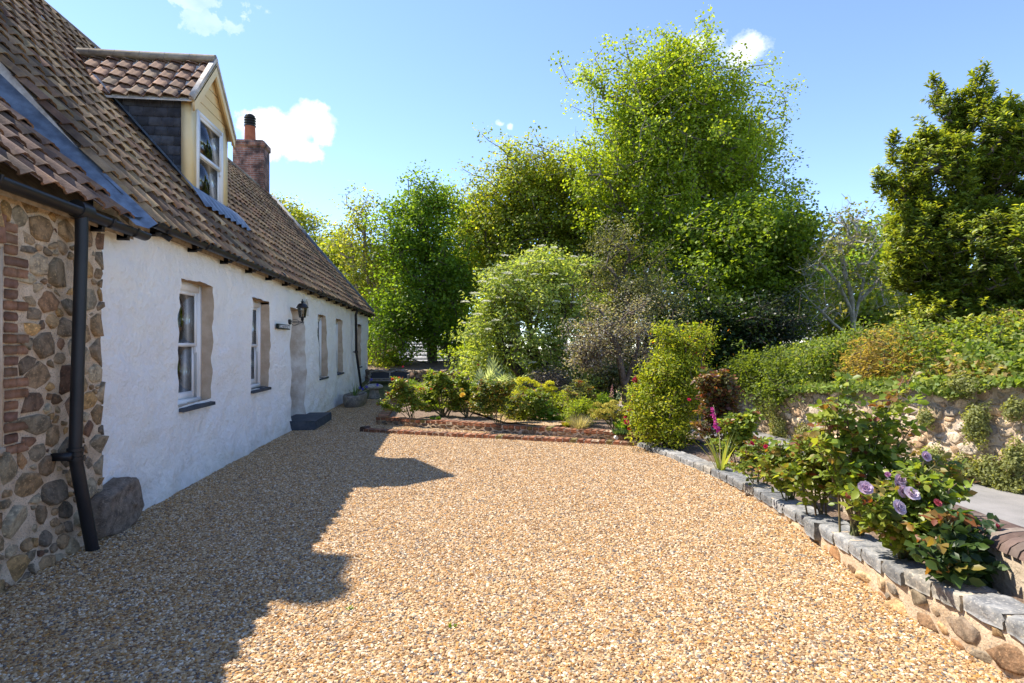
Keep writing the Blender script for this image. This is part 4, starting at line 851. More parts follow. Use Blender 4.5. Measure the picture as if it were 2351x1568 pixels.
#@@GARDEN
# ------------------------------------------------------------------ garden walls and kerbs
BRK = [(.35, .16, .09), (.29, .135, .08), (.41, .20, .12), (.24, .14, .09)]
def brick_run(mb, mo, A, B, z0, hgt, wid, bw=.108, gap=.010, zb=None, jit=.002):
    A = np.array(A); B = np.array(B); d = (B-A); L = np.linalg.norm(d[:2]); n = max(1, int(L/(bw+gap))); t = d[:2]/L
    for k in range(n):
        f = (k+.5)/n; p = A+d*f; moss = rng.random() < .12
        c = palette(1, BRK if not moss else [(.22, .20, .07), (.24, .17, .08)], .14)[0]
        mb.block((p[0]+rng.normal(0, .003), p[1]+rng.normal(0, .004), z0+rng.normal(0, .003)), t, L/n-gap, wid, hgt, jit, c, 2)
    nx_ = np.array([t[1], -t[0]])*(wid/2-.012); q = [(A[0]+nx_[0], A[1]+nx_[1]), (B[0]+nx_[0], B[1]+nx_[1]), (B[0]-nx_[0], B[1]-nx_[1]), (A[0]-nx_[0], A[1]-nx_[1])]
    mo.prism([(x, y, (z0-.02) if zb is None else zb) for x, y in q], (0, 0, z0+hgt-.010-((z0-.02) if zb is None else zb)))
dk = Vector((K2.x-K1.x, K2.y-K1.y, 0)).normalized(); nk = Vector((-dk.y, dk.x, 0))
root = tag(empty('brick_kerb', (K1.x, K1.y, 0)), 'low kerb of red bricks on edge laid straight in the gravel', 'kerb')
mb = MB(); mo = MB(); a = K1+nk*.10; b = K2+nk*.10+dk*.04
brick_run(mb, mo, (a.x, a.y, 0), (b.x, b.y, 0), -.02, .075, .20)
mb.block((a.x-.02, a.y+.05, -.02), (dk.x, dk.y), .12, .2, .11, .004, (.09, .06, .05), 2)
mb.build('bricks', M['brick'], root); mo.build('mortar', M['mortar'], root)
root = tag(empty('bed_wall', (U1.x, U1.y, 0)), 'low garden wall with red brick coping over brown stone, edging the flower bed', 'garden wall')
mb = MB(); mo = MB(); du = Vector((U2.x-U1.x, U2.y-U1.y, 0)).normalized(); nu = Vector((-du.y, du.x, 0)); a = U1+nu*.11; b = U2+nu*.11
brick_run(mb, mo, (a.x, a.y, 0), (b.x, b.y, 0), .085, .06, .23, zb=-.05)
LB = (PX-.02, 16.9); brick_run(mb, mo, (U1.x+.12, U1.y+.26, 0), (LB[0], LB[1], 0), .07, .06, .23, zb=-.05)
mb.build('coping', M['brick'], root); mo.build('mortar', M['mortar'], root)
cells = rubble_cells(0.02, (U2-U1).length, .0, .085, .03, .055, 1.8, .006, 3000)
mb = MB(); o2 = U1
rubble(mb, cells, lambda s, t, h: np.stack([o2.x+du.x*s+nu.x*(.012-h), o2.y+du.y*s+nu.y*(.012-h), t], 1), .018, [(.20, .14, .09), (.27, .18, .11), (.15, .12, .10)]); mb.build('stonework', M['stone'], root)
q = G(1415, 1008, .05); mb = MB(); mb.tube([(q.x, q.y-.02, .075), (q.x-.005, q.y+.03, .075)], .032, 14); o = mb.build('recessed_light', M['paintwhite'], root)
# kerb wall of the rose bed on the right
root = tag(empty('kerb_wall', (2.9, 4.6, 0)), 'low curved rubble wall topped with grey granite setts beside the gravel', 'garden wall')
ky = [-3.0]; 
pts = np.array([(float(kerb_x(y)), y) for y in np.arange(-3, 9.12, .02)]); seg_ = np.r_[0, np.cumsum(np.linalg.norm(np.diff(pts, axis=0), axis=1))]
def kp(s): return np.interp(s, seg_, pts[:, 0]), np.interp(s, seg_, pts[:, 1])
mb = MB(); s = 0
while s < seg_[-1]-.1:
    L_ = rng.uniform(.17, .27); x, y = kp(s+L_/2); x2, y2 = kp(s+L_/2+.05); tt = np.array([x2-x, y2-y]); tt /= np.linalg.norm(tt); zt = float(kerb_top(y)); wd = rng.uniform(.22, .26)
    big = 1.25 if 4.35 < y < 4.6 else 1
    mb.block((x+wd/2*tt[1]-.01*big, y-wd/2*tt[0], zt-.085*(1 if big == 1 else 1.5)), tt, L_-.006, wd*big, rng.uniform(.084, .092)*(1 if big == 1 else 1.6), .0032, palette(1, [(.22, .222, .22), (.27, .268, .262), (.18, .183, .185), (.32, .29, .24)], .12, [.4, .3, .22, .08])[0], 4); s += L_
o = mb.build('setts', M['granite'], root)
mb = MB(); yy = np.arange(-3, 9.1, .1); v = []
for y in yy:
    x = float(kerb_x(y)); zt = float(kerb_top(y))-.007
    v += [(x+.014+.012*noise.noise(Vector((y*5, 0, 1))), y, -.05), (x+.012, y, zt*.5), (x+.01+.01*noise.noise(Vector((y*7, 2, 1))), y, zt), (x+.175, y, zt), (x+.175, y, -.05)]
mb.add(v, [(i*5+k, (i+1)*5+k, (i+1)*5+k+1, i*5+k+1) for i in range(len(yy)-1) for k in range(4)]); mb.build('mortar', M['mortar'], root, True)
cells = rubble_cells(0, seg_[-1], .002, .26, .03, .085, 1.7, .006, 14000)
mb = MB()
def kf(s, t, h):
    x, y = kp(s); return np.stack([x+.016-h, y, np.minimum(t, kerb_top(y)-.085)], 1)
rubble(mb, [c for c in cells if c[1] < kerb_top(kp(c[0])[1])-.10], kf, .014, [(.42, .28, .15), (.28, .18, .11), (.36, .20, .10), (.50, .40, .27), (.22, .19, .16)]); mb.build('stonework', M['stone'], root)
# boundary wall between rose bed and lane
root = tag(empty('boundary_wall', (3.6, 5.2, 0)), 'old rendered wall with rounded brick coping between rose bed and lane', 'boundary wall')
mb = MB(); yy = np.arange(-3, 24, .12); v = []
prof_ = lambda y: [(0, -.1), (0, .5*float(wall_top(y))), (.0, float(wall_top(y))-.06), (.32, float(wall_top(y))-.06), (.34, 0), (.36, ROAD-.1)]
for y in yy:
    for k, (dx, z) in enumerate(prof_(y)):
        x = float(wall_x(y))+dx; v.append((x+.05*noise.noise(Vector((y*2.5, z*5, k)))+.02*noise.noise(Vector((y*9, z*14, 3))), y, z))
mb.add(v, [(i*6+k, (i+1)*6+k, (i+1)*6+k+1, i*6+k+1) for i in range(len(yy)-1) for k in range(5)]); mb.build('rendered_wall', nmat('old_render', (.34, .27, .19), (.56, .47, .36), 3, .95, 1, 12, dist=.05, c3=(.25, .2, .15), cscale=10), root, True)
mb = MB(); y = -3.0
while y < 16:
    x = float(wall_x(y)); x2 = float(wall_x(y+.05)); tt = np.array([x2-x, .05]); tt /= np.linalg.norm(tt); zt = float(wall_top(y))-.07; c = palette(1, [(.14, .095, .08), (.17, .12, .10), (.12, .09, .08), (.22, .19, .16)], .12)[0]
    an = np.linspace(0, math.pi, 9); w_ = .19; n_ = np.array([tt[1], -tt[0]]); cxx = np.array([x+.165, y])
    P_ = [cxx+n_*w_*math.cos(t) for t in an]; R0 = [(p[0], p[1], zt+(.095+rng.normal(0, .002))*math.sin(t)) for p, t in zip(P_, an)]; R1 = [(p[0]+tt[0]*.062, p[1]+tt[1]*.062, z3) for p, (_, _, z3) in zip(P_, R0)]
    mb.add(R0+R1, [(i, i+1, 10+i, 9+i) for i in range(8)]+[tuple(range(9))]+[tuple(range(17, 8, -1))] if False else [(i, i+1, 10+i, 9+i) for i in range(8)], c); mb.poly(R0, c); mb.poly(R1[::-1], c)
    y += .074
mb.build('coping', M['brick'], root)
# far retaining wall across the lane
root = tag(empty('retaining_wall', (8.1, 7.5, ROAD)), 'tall tan rubble retaining wall across the lane below the ivy bank', 'retaining wall')
fy = np.arange(-8, 22, .02); fp = np.array([(float(far_x(y)), y) for y in fy]); fs = np.r_[0, np.cumsum(np.linalg.norm(np.diff(fp, axis=0), axis=1))]
fk = lambda s: (np.interp(s, fs, fp[:, 0]), np.interp(s, fs, fp[:, 1]))
mb = MB(); yy = np.arange(-8, 21.5, .15); v = []
for y in yy:
    x = float(far_x(y)); zt = float(far_top(y))
    for k in range(8):
        z = ROAD-.1+(zt+.05-ROAD+.1)*k/7; v.append((x+.06*(z-ROAD)+.04*noise.noise(Vector((y*2, z*3, 0))), y, z))
mb.add(v, [(i*8+k, (i+1)*8+k, (i+1)*8+k+1, i*8+k+1) for i in range(len(yy)-1) for k in range(7)]); mb.build('mortar', nmat('tan_mortar', (.46, .35, .23), (.64, .51, .37), 5, .95, 1, 25, dist=.03), root, True)
s_lo = np.interp(2.0, fp[:, 1], fs); s_hi = np.interp(15.5, fp[:, 1], fs)
cells = rubble_cells(s_lo, s_hi, 0, 1.85, .045, .16, 1.55, .007, 34000, 1.6)
def ff(s, t, h):
    x, y = fk(s); return np.stack([x+.06*t-h+.0, y, ROAD+t], 1)
cells = [c for c in cells if ROAD+c[1]+.08 < far_top(fk(c[0])[1])+.03]
mb = MB(); rubble(mb, cells, ff, .038, [(.55, .42, .28), (.61, .49, .35), (.46, .35, .23), (.54, .36, .21), (.38, .33, .28), (.64, .54, .42)]); mb.build('stonework', M['farstone'], root)
# back wall of the garden, with the raised bed behind it
root = tag(empty('back_wall', (-1.5, 21.2, 0)), 'dark dry-stone wall behind the bench at the end of the garden', 'garden wall')
bw_ = np.array([(-3.6, 21.75), (-1.6, 21.2), (0.1, 20.2), (1.2, 18.9), (2.6, 18.4), (4.5, 18.2)]); bs = np.r_[0, np.cumsum(np.linalg.norm(np.diff(bw_, axis=0), axis=1))]
bk = lambda s: (np.interp(s, bs, bw_[:, 0]), np.interp(s, bs, bw_[:, 1]))
mb = MB(); v = []; ss = np.arange(0, bs[-1], .2)
for s in ss:
    x, y = bk(s)
    for dy, z in ((0, -.1), (.02, .35), (.05, .66), (.35, .68), (.4, -.1)): v.append((x+.03*noise.noise(Vector((s*3, z*3, 0))), y+dy, z+.04*noise.noise(Vector((s*2, 1, 0)))*(z > .5)))
mb.add(v, [(i*5+k, (i+1)*5+k, (i+1)*5+k+1, i*5+k+1) for i in range(len(ss)-1) for k in range(4)]); mb.build('mortar', M['mortar'], root, True)
cells = rubble_cells(0, bs[-1], 0, .72, .06, .17, 1.4, .012, 4000)
mb = MB(); rubble(mb, cells, lambda s, t, h: np.stack([bk(s)[0], bk(s)[1]-h-.0, t], 1), .06, [(.22, .16, .12), (.30, .22, .16), (.16, .13, .12), (.26, .17, .12)])
for k in range(26):
    s = k*.34; x, y = bk(s); mb.block((x, y+.16, .62), (1, -.3), rng.uniform(.25, .4), .34, rng.uniform(.09, .17), .02, palette(1, [(.25, .2, .16), (.35, .29, .23)], .15)[0], 3)
mb.build('stonework', M['stone'], root)
mb = MB(); v = []
for i in range(24):
    for j in range(8):
        s = bs[-1]*i/23; x, y = bk(s); v.append((x+j*.12, y+.35+j*.5, .64+.05*noise.noise(Vector((s, j*.5, 0)))+.05*j))
mb.add(v, [(i*8+j, (i+1)*8+j, (i+1)*8+j+1, i*8+j+1) for i in range(23) for j in range(7)]); tag(mb.build('terrace_soil', M['soil'], None, True), 'bare earth terrace behind the back wall', kind='structure')
# ------------------------------------------------------------------ bench, staddle stone, trough
root = tag(empty('bench', (-1.6, 20.6, 0)), 'weathered garden bench with dark woven back panels against the back wall', 'bench')
bx0 = G(848, 915, .0); BX0 = P(852, 873, 20.6).x; BX1 = BX0+1.35; BY = 20.55
mb = MB()
n = 25; top = [(BX0+(BX1-BX0)*k/(n-1), BY+.28, .72+.035*math.cos(4*math.pi*(k/(n-1)-.25)+.2)) for k in range(n)]; mb.tube(top, .026, 6)
for x in (BX0, (BX0+BX1)/2, BX1): mb.tube([(x, BY+.2, .40), (x, BY+.28, .70)], .024, 6)
mb.tube([(BX0, BY+.22, .46), (BX1, BY+.22, .46)], .022, 6); mb.build('backrest', M['oldwood'], root)
mb = MB(); mb.add([(BX0, BY+.235, .48), (BX1, BY+.235, .48), (BX1, BY+.275, .69), (BX0, BY+.275, .69)], [(0, 1, 2, 3)]); mb.build('woven_panel', M['black'], root)
mb = MB(); [mb.box(BX0-.02, BX1+.02, BY-.25+q*.09, BY-.18+q*.09, .40, .425) for q in range(5)]; mb.build('seat', M['oldwood'], root)
for x in (BX0+.02, BX1-.02):
    for y in (BY-.2, BY+.2): mb = MB(); mb.box(x-.025, x+.025, y-.025, y+.025, 0, .40); mb.build('leg', M['oldwood'], root)
    mb = MB(); mb.box(x-.03, x+.03, BY-.25, BY+.24, .58, .61); mb.box(x-.025, x+.025, BY-.23, BY-.18, .425, .58); mb.build('armrest', M['oldwood'], root)
q = G(858, 916); root = tag(empty('staddle_stone', (q.x, q.y+.15, 0)), 'mushroom-shaped granite staddle stone beside the trough', 'staddle stone')
mb = MB(); mb.lathe((q.x, q.y+.15, 0), [(0, 0), (.19, 0), (.175, .05), (.13, .28), (.12, .31)], 18, (.30, .27, .23)); mb.build('pillar', M['granite'], root, True)
mb = MB(); mb.lathe((q.x, q.y+.15, .29), [(.10, 0), (.23, .02), (.27, .06), (.25, .11), (.17, .15), (0, .17)], 20, (.42, .39, .35)); mb.build('cap', M['granite'], root, True)
q = G(797, 930); TX, TY0, TY1 = -2.50, 15.3, 16.9
root = tag(empty('stone_trough', (TX, 16.0, 0)), 'rough granite trough planted with blue irises against the white wall', 'trough')
mb = MB(); outl = []
for k in range(24):
    t = 2*math.pi*k/24; c_, s_ = math.cos(t), math.sin(t); outl.append((TX+.27*np.sign(c_)*abs(c_)**.6, (TY0+TY1)/2+.78*np.sign(s_)*abs(s_)**.7))
O = np.array(outl); cc2 = O.mean(0)
rg = [np.c_[cc2+(O-cc2)*q_, np.full(24, z)] for q_, z in ((.86, 0), (.97, .1), (1.0, .28), (.97, .31), (.82, .31), (.80, .25))]
V = np.vstack(rg)+rng.normal(0, .006, (144, 3)); k = np.arange(24)
mb.add(V, np.concatenate([np.stack([i*24+k, i*24+(k+1) % 24, (i+1)*24+(k+1) % 24, (i+1)*24+k], 1) for i in range(5)]), (.24, .21, .18)); mb.build('trough', M['granite'], root, True)
mb = MB(); mb.poly([(p[0], p[1], .265) for p in cc2+(O-cc2)*.82]); mb.build('soil', M['soil'], root)
# ------------------------------------------------------------------ distant houses
def house(label, x0, x1, y0, y1, ze, zr_, roofm, wallm, cat='house', ch=None, ax=0):
    root = tag(empty('house', ((x0+x1)/2, (y0+y1)/2, -3)), label, cat)
    mb = MB(); mb.box(x0, x1, y0, y1, -4, ze); ym = (y0+y1)/2; xm = (x0+x1)/2
    if ax == 0:
        for x in (x0, x1-.02): mb.prism([(x, y0, ze), (x, ym, zr_-.1), (x, y1, ze)], (.02, 0, 0))
    else:
        for y in (y0, y1-.02): mb.prism([(x0, y, ze), (xm, y, zr_-.1), (x1, y, ze)], (0, .02, 0))
    wl = mb.build('wall', wallm, root)
    mb = MB(); n = 9
    for sg in (-1, 1):
        for k in range(n):
            t0, t1 = k/n, (k+1)/n+.02
            if ax == 0:
                ye = y0-.3 if sg < 0 else y1+.3; za = ze-.2; A_ = ye+(ym-ye)*t0; B_ = ye+(ym-ye)*min(1, t1); z0_ = za+(zr_-za)*t0+.05; z1_ = za+(zr_-za)*min(1, t1)
                mb.prism([(x0-.3, A_, z0_), (x0-.3, B_, z1_), (x0-.3, B_, z1_-.08), (x0-.3, A_, z0_-.08)], (x1-x0+.6, 0, 0), palette(1, [(.36, .36, .39) if 'slate' in label else (.36, .26, .22)], .08)[0])
            else:
                xe = x0-.3 if sg < 0 else x1+.3; za = ze-.2; A_ = xe+(xm-xe)*t0; B_ = xe+(xm-xe)*min(1, t1); z0_ = za+(zr_-za)*t0+.05; z1_ = za+(zr_-za)*min(1, t1)
                mb.prism([(A_, y0-.3, z0_), (B_, y0-.3, z1_), (B_, y0-.3, z1_-.08), (A_, y0-.3, z0_-.08)], (0, y1-y0+.6, 0), palette(1, [(.42, .44, .50)], .08)[0])
    rf = mb.build('roof', roofm, root)
    if ch: mb = MB(); mb.box(ch[0]-.35, ch[0]+.35, ch[1]-.35, ch[1]+.35, ze, zr_+1.0); mb.box(ch[0]-.4, ch[0]+.4, ch[1]-.4, ch[1]+.4, zr_+1.0, zr_+1.1); mb.build('chimney', M['paintwhite'], rf)
    for q_ in range(3):
        x = x0+(x1-x0)*(q_+.5)/3; mb = MB(); mb.box(x-.5, x+.5, y0-.03, y0+.05, ze-1.6, ze-.5); wd_ = mb.build('window', M['paintwhite'], root); mb = MB(); mb.box(x-.42, x+.42, y0-.045, y0-.032, ze-1.52, ze-.58); mb.build('pane', M['interior'], wd_)
a = P(925, 800, 27); b = P(1090, 800, 27)
house('low house with pale slate roof showing between the trees behind the garden', a.x, b.x, a.y, a.y+3.4, .45, 1.85, M['slate'], M['stone'], ch=None)
a = P(820, 800, 44); b = P(930, 800, 44)
house('far house with pinkish tiled roof behind the thin trees', a.x-2, b.x, a.y, a.y+8, 1.6, 4.6, M['tile'], M['cream'], ch=None)
a = P(1870, 760, 30); b = P(1950, 760, 30)
house('white house with blue slate roof and chimney glimpsed beyond the bank', a.x, b.x+1, a.y, a.y+5, 1.9, 3.35, M['slate'], M['paintwhite'], ch=(a.x+.8, a.y+4))
#@@PLANTS
# ------------------------------------------------------------------ TREES
SYC = [(.22, .31, .028), (.31, .41, .035), (.15, .22, .02), (.38, .43, .05)]
YEL = [(.26, .33, .035), (.34, .39, .05), (.18, .24, .025), (.38, .36, .07)]
GRN = [(.17, .28, .03), (.24, .36, .04), (.11, .19, .02)]
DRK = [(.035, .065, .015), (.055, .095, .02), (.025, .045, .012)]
BAY = [(.13, .18, .025), (.20, .25, .035), (.32, .34, .05), (.09, .13, .02)]
def stem(*uvd): return [tuple(P(u, v, d)) for u, v, d in uvd]
tree('sycamore_tree', 'tallest tree, feathery bright green, rising behind the garden', 'tree', 'trees behind the garden',
 [lobe(1555, 205, 24, 80, 85), lobe(1460, 275, 24, 90, 100), lobe(1655, 270, 24.5, 90, 100), lobe(1560, 360, 24, 170, 125), lobe(1700, 360, 25, 72, 95), lobe(1410, 370, 23.5, 85, 100), lobe(1500, 500, 23, 130, 110), lobe(1690, 500, 24, 115, 110), lobe(1562, 130, 24, 16, 30), lobe(1480, 165, 24, 16, 26), lobe(1380, 190, 24, 22, 30)],
 [stem((1520, 900, 24), (1505, 640, 24), (1500, 540, 24), (1470, 430, 24), (1455, 300, 24)), stem((1506, 620, 24), (1560, 480, 24.3), (1575, 330, 24.4), (1560, 200, 24.2)), stem((1510, 640, 24), (1620, 560, 24.5), (1700, 490, 25), (1740, 430, 25)), stem((1500, 560, 24), (1430, 470, 23.5), (1380, 400, 23))],
 2300, 46, .125, SYC, sig=.26, bough=7, bsig=.7, rtip=.011, inner=.15, rmax=.30, flat=.8, twigs=1, bark='barkpale', w=[.35, .3, .15, .2])
tree('sycamore_tree', 'rounded yellow-green tree left of the tallest one', 'tree', 'trees behind the garden',
 [lobe(1210, 420, 27, 115, 80), lobe(1120, 490, 27, 75, 85), lobe(1320, 420, 27.5, 100, 75), lobe(1250, 530, 27, 140, 95), lobe(1370, 510, 27, 90, 90), lobe(1110, 580, 26.5, 70, 70), lobe(1330, 600, 27, 100, 70), lobe(1190, 620, 26, 90, 60)],
 [stem((1185, 880, 27), (1180, 700, 27), (1175, 600, 27), (1200, 500, 27)), stem((1300, 880, 27), (1285, 700, 27), (1310, 560, 27), (1340, 470, 27)), stem((1180, 680, 27), (1240, 580, 27), (1260, 480, 27))],
 1600, 44, .135, YEL, sig=.28, bough=7, bsig=.65, rtip=.012, inner=.25, rmax=.3, flat=.75, w=[.35, .2, .3, .15])
tree('maple_tree', 'fresh green maple below the tallest tree, right of it', 'tree', 'trees behind the garden',
 [lobe(1740, 550, 21, 100, 95), lobe(1800, 600, 21, 48, 110), lobe(1670, 640, 20.5, 100, 110), lobe(1770, 700, 21, 75, 75), lobe(1835, 510, 21, 12, 55), lobe(1620, 560, 21.5, 80, 80), lobe(1640, 760, 20, 90, 60)],
 [stem((1640, 900, 21), (1650, 740, 21), (1700, 640, 21), (1770, 540, 21)), stem((1648, 760, 21), (1740, 720, 20.5), (1800, 660, 20.5)), stem((1650, 740, 21), (1620, 640, 21), (1610, 560, 21))],
 1250, 38, .14, [(.18, .27, .025), (.26, .35, .035), (.12, .18, .02)], sig=.25, rtip=.011, inner=.25, rmax=.25, flat=.75)
tree('pear_tree', 'dark green upright tree with a visible trunk left of centre', 'tree', 'trees behind the garden',
 [lobe(955, 460, 24, 62, 58), lobe(1000, 470, 24, 50, 45), lobe(915, 555, 23.5, 62, 55), lobe(962, 530, 24, 72, 55), lobe(1025, 640, 24, 60, 60), lobe(990, 590, 24, 80, 80), lobe(930, 680, 23, 75, 85), lobe(1010, 705, 24, 70, 60), lobe(905, 760, 23, 50, 45), lobe(1030, 765, 23.5, 40, 16)],
 [stem((995, 890, 24), (990, 780, 24), (985, 640, 24), (968, 520, 24), (955, 440, 24)), stem((988, 700, 24), (940, 640, 23.5), (915, 590, 23.5)), stem((1052, 850, 23.2), (1035, 810, 23.2), (1008, 780, 23.5), (975, 740, 23.5))],
 900, 42, .125, GRN, sig=.24, rtip=.011, inner=.2, rmax=.22, flat=.75)
tree('ash_tree', 'thin multi-stemmed tree with sparse pale leaves next to the cottage end', 'tree', 'trees behind the garden',
 [lobe(830, 560, 25, 45, 50), lobe(870, 600, 25, 45, 80), lobe(815, 640, 25, 35, 70), lobe(880, 690, 25, 40, 60), lobe(840, 500, 25, 15, 25)],
 [stem((862, 870, 25), (858, 700, 25), (835, 590, 25), (838, 510, 25)), stem((880, 870, 25), (885, 700, 25), (875, 600, 25), (880, 540, 25)), stem((845, 870, 25), (835, 740, 25), (815, 640, 25), (808, 560, 25)), stem((868, 870, 25), (872, 760, 25), (858, 640, 25), (862, 560, 25))],
 420, 20, .12, YEL, sig=.26, rtip=.009, inner=.2, rmax=.1, twigs=1, bark='barkpale')
tree('sycamore_tree', 'broad tree rising over the far end of the cottage roof', 'tree', 'trees behind the garden',
 [lobe(690, 555, 31, 58, 68), lobe(652, 512, 31, 45, 42), lobe(745, 590, 31, 60, 60), lobe(730, 660, 31, 90, 80), lobe(790, 680, 30, 50, 70)],
 [stem((740, 900, 31), (735, 720, 31), (700, 600, 31)), stem((735, 740, 31), (770, 640, 31))], 560, 38, .15, YEL, sig=.3, rtip=.012, rmax=.25, flat=.75)
for lab, lb, st, n_, cc_ in [
 ('green tree filling the gap between pear tree and rounded tree', [lobe(1060, 640, 29, 55, 90), lobe(1085, 730, 28, 60, 80), lobe(1050, 560, 29, 35, 50)], stem((1070, 890, 29), (1065, 700, 29)), 300, GRN),
 ('leafy tree low behind the purple tree and evergreen', [lobe(1400, 640, 26, 90, 90), lobe(1450, 560, 26, 60, 60), lobe(1350, 700, 26, 90, 80), lobe(1520, 640, 26, 80, 80)], stem((1420, 890, 26), (1420, 680, 26)), 480, SYC),
 ('dense tree behind the thin stems at the cottage end', [lobe(810, 640, 33, 50, 60), lobe(860, 700, 33, 60, 70), lobe(900, 640, 33, 50, 60), lobe(780, 590, 33, 40, 40), lobe(850, 790, 32, 40, 40)], stem((850, 890, 33), (850, 700, 33)), 420, YEL),
 ('green tree low behind the maple, right of the tallest tree', [lobe(1830, 640, 27, 60, 80), lobe(1790, 720, 27, 70, 60), lobe(1700, 700, 27, 80, 80)], stem((1780, 890, 27), (1790, 700, 27)), 320, GRN)]:
    tree('tree', lab, 'tree', 'trees behind the garden', lb, [st], n_, 40, .15, cc_, sig=.28, rtip=.011, rmax=.2)
# elder with cream umbels
ELD = tree('elder_tree', 'rounded elder covered in cream flower heads at the back of the bed', 'tree', 'shrubs at the back of the flower bed',
 [lobe(1210, 670, 15, 115, 85), lobe(1130, 745, 14.6, 68, 75), lobe(1290, 730, 15, 75, 100), lobe(1200, 790, 14.4, 95, 60), lobe(1255, 610, 15.3, 70, 45), lobe(1110, 830, 14.4, 40, 40), lobe(1290, 830, 14.6, 60, 40)],
 [stem((1240, 905, 15), (1230, 820, 15), (1210, 720, 15)), stem((1250, 905, 15.1), (1290, 800, 15.1), (1290, 700, 15.2)), stem((1235, 905, 14.9), (1160, 820, 14.8), (1140, 760, 14.7))],
 760, 34, .105, [(.27, .36, .08), (.36, .44, .12), (.19, .27, .05), (.42, .47, .18)], sig=.16, rtip=.008, inner=.3, aspect=.5, tpl=T4, rmax=.14, side=.6, bough=3, bsig=.2)
el = [(P(u, v, 14.7), r) for u, v, r in [(1110, 655, 1), (1135, 650, 1), (1165, 640, 1), (1190, 655, 1), (1225, 640, 1.1), (1095, 680, 1), (1120, 700, 1), (1150, 690, .9), (1180, 700, 1), (1265, 640, .9), (1240, 610, .8), (1290, 660, .9), (1100, 725, 1), (1075, 700, .9), (1140, 740, .8), (1190, 745, 1), (1230, 720, 1), (1270, 700, .9), (1250, 770, .8), (1170, 795, .8), (1300, 740, .8), (1215, 590, .8), (1240, 575, .8), (1265, 585, .7), (1330, 780, .7), (1290, 800, .9), (1220, 830, .8), (1160, 600, .7), (1090, 770, .8), (1075, 745, .8), (1330, 620, .7), (1310, 600, .7), (1200, 620, .9), (1145, 620, .8), (1280, 610, .7), (1230, 680, .9), (1160, 665, .9), (1125, 760, .7), (1210, 765, .7), (1310, 700, .7)]]
for p, r in el:
    p = np.array(p)+np.array([SY, CY, 0])*rng.uniform(-1.2, -.55); mb = MB(); n = 56; a = rng.uniform(0, 2*np.pi, n); q = np.sqrt(rng.random(n))*.115*r
    pos = p+np.c_[q*np.cos(a), q*np.sin(a)-.02, .02-q*q*1.5+rng.normal(0, .006, n)]
    leaves(mb, pos, np.array([[.1, -.5, 1.]])+rng.normal(size=(n, 3))*.3, .034, palette(n, [(.64, .63, .44), (.56, .58, .38), (.70, .69, .55)], .08), T4, 1); mb.build('flower_head', M['petal'], ELD)
tree('evergreen_tree', 'dense dark evergreen with olive-green leaves behind the small purple tree', 'tree', 'shrubs at the back of the flower bed',
 [lobe(1430, 620, 16.5, 75, 80), lobe(1480, 720, 16, 85, 90), lobe(1400, 740, 16, 70, 85), lobe(1400, 545, 16.8, 40, 35), lobe(1345, 660, 17, 40, 60), lobe(1530, 800, 15.5, 60, 60), lobe(1380, 850, 15.5, 90, 55), lobe(1480, 850, 15, 70, 50)],
 [stem((1440, 930, 16), (1440, 800, 16), (1440, 660, 16.4)), stem((1460, 930, 16), (1480, 820, 16), (1490, 720, 16))],
 900, 34, .085, [(.13, .15, .05), (.20, .21, .08), (.07, .09, .03), (.28, .28, .12)], mat='gloss', sig=.14, rtip=.008, inner=.45, aspect=.42, rmax=.14, up=.4, side=.8, bough=3, bsig=.25)
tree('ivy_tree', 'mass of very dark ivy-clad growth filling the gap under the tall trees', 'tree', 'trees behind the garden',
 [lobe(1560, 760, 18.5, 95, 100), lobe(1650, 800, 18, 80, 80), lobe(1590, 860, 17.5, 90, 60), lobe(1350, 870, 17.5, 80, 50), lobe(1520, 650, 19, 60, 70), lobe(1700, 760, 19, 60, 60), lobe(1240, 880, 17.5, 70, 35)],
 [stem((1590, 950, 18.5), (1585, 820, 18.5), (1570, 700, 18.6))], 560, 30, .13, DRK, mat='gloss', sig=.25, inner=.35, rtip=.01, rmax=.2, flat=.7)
tree('purple_tree', 'small tree with greyish-purple leaves and a bare brown trunk in the bed', 'tree', 'shrubs at the back of the flower bed',
 [lobe(1385, 745, 12, 42, 38), lobe(1455, 740, 12, 42, 42), lobe(1420, 785, 12, 60, 35), lobe(1345, 785, 12, 28, 28), lobe(1345, 825, 12, 28, 16), lobe(1480, 800, 12, 28, 50), lobe(1375, 710, 12, 22, 14), lobe(1505, 770, 12, 18, 35)],
 [stem((1440, 935, 12), (1437, 900, 12), (1428, 850, 12), (1418, 800, 12), (1400, 760, 12)), stem((1437, 880, 12), (1465, 800, 12)), stem((1418, 800, 12), (1380, 812, 12), (1345, 830, 12))],
 260, 30, .055, [(.23, .20, .19), (.34, .31, .30), (.15, .11, .11), (.24, .26, .18), (.42, .40, .40)], mat='gloss', sig=.12, rtip=.008, inner=.1, aspect=.55, rmax=.075, step=.15)
tree('holly_bush', 'small dark bluish evergreen bush at the foot of the bank', 'shrub', None,
 [lobe(1770, 730, 18, 48, 45), lobe(1800, 760, 18, 40, 30), lobe(1735, 765, 18, 30, 30)], [stem((1768, 840, 18), (1766, 800, 18), (1768, 750, 18))], 190, 34, .08, [(.03, .05, .035), (.05, .075, .055), (.02, .03, .02)], mat='gloss', sig=.18, inner=.2, rtip=.01, rmax=.1)
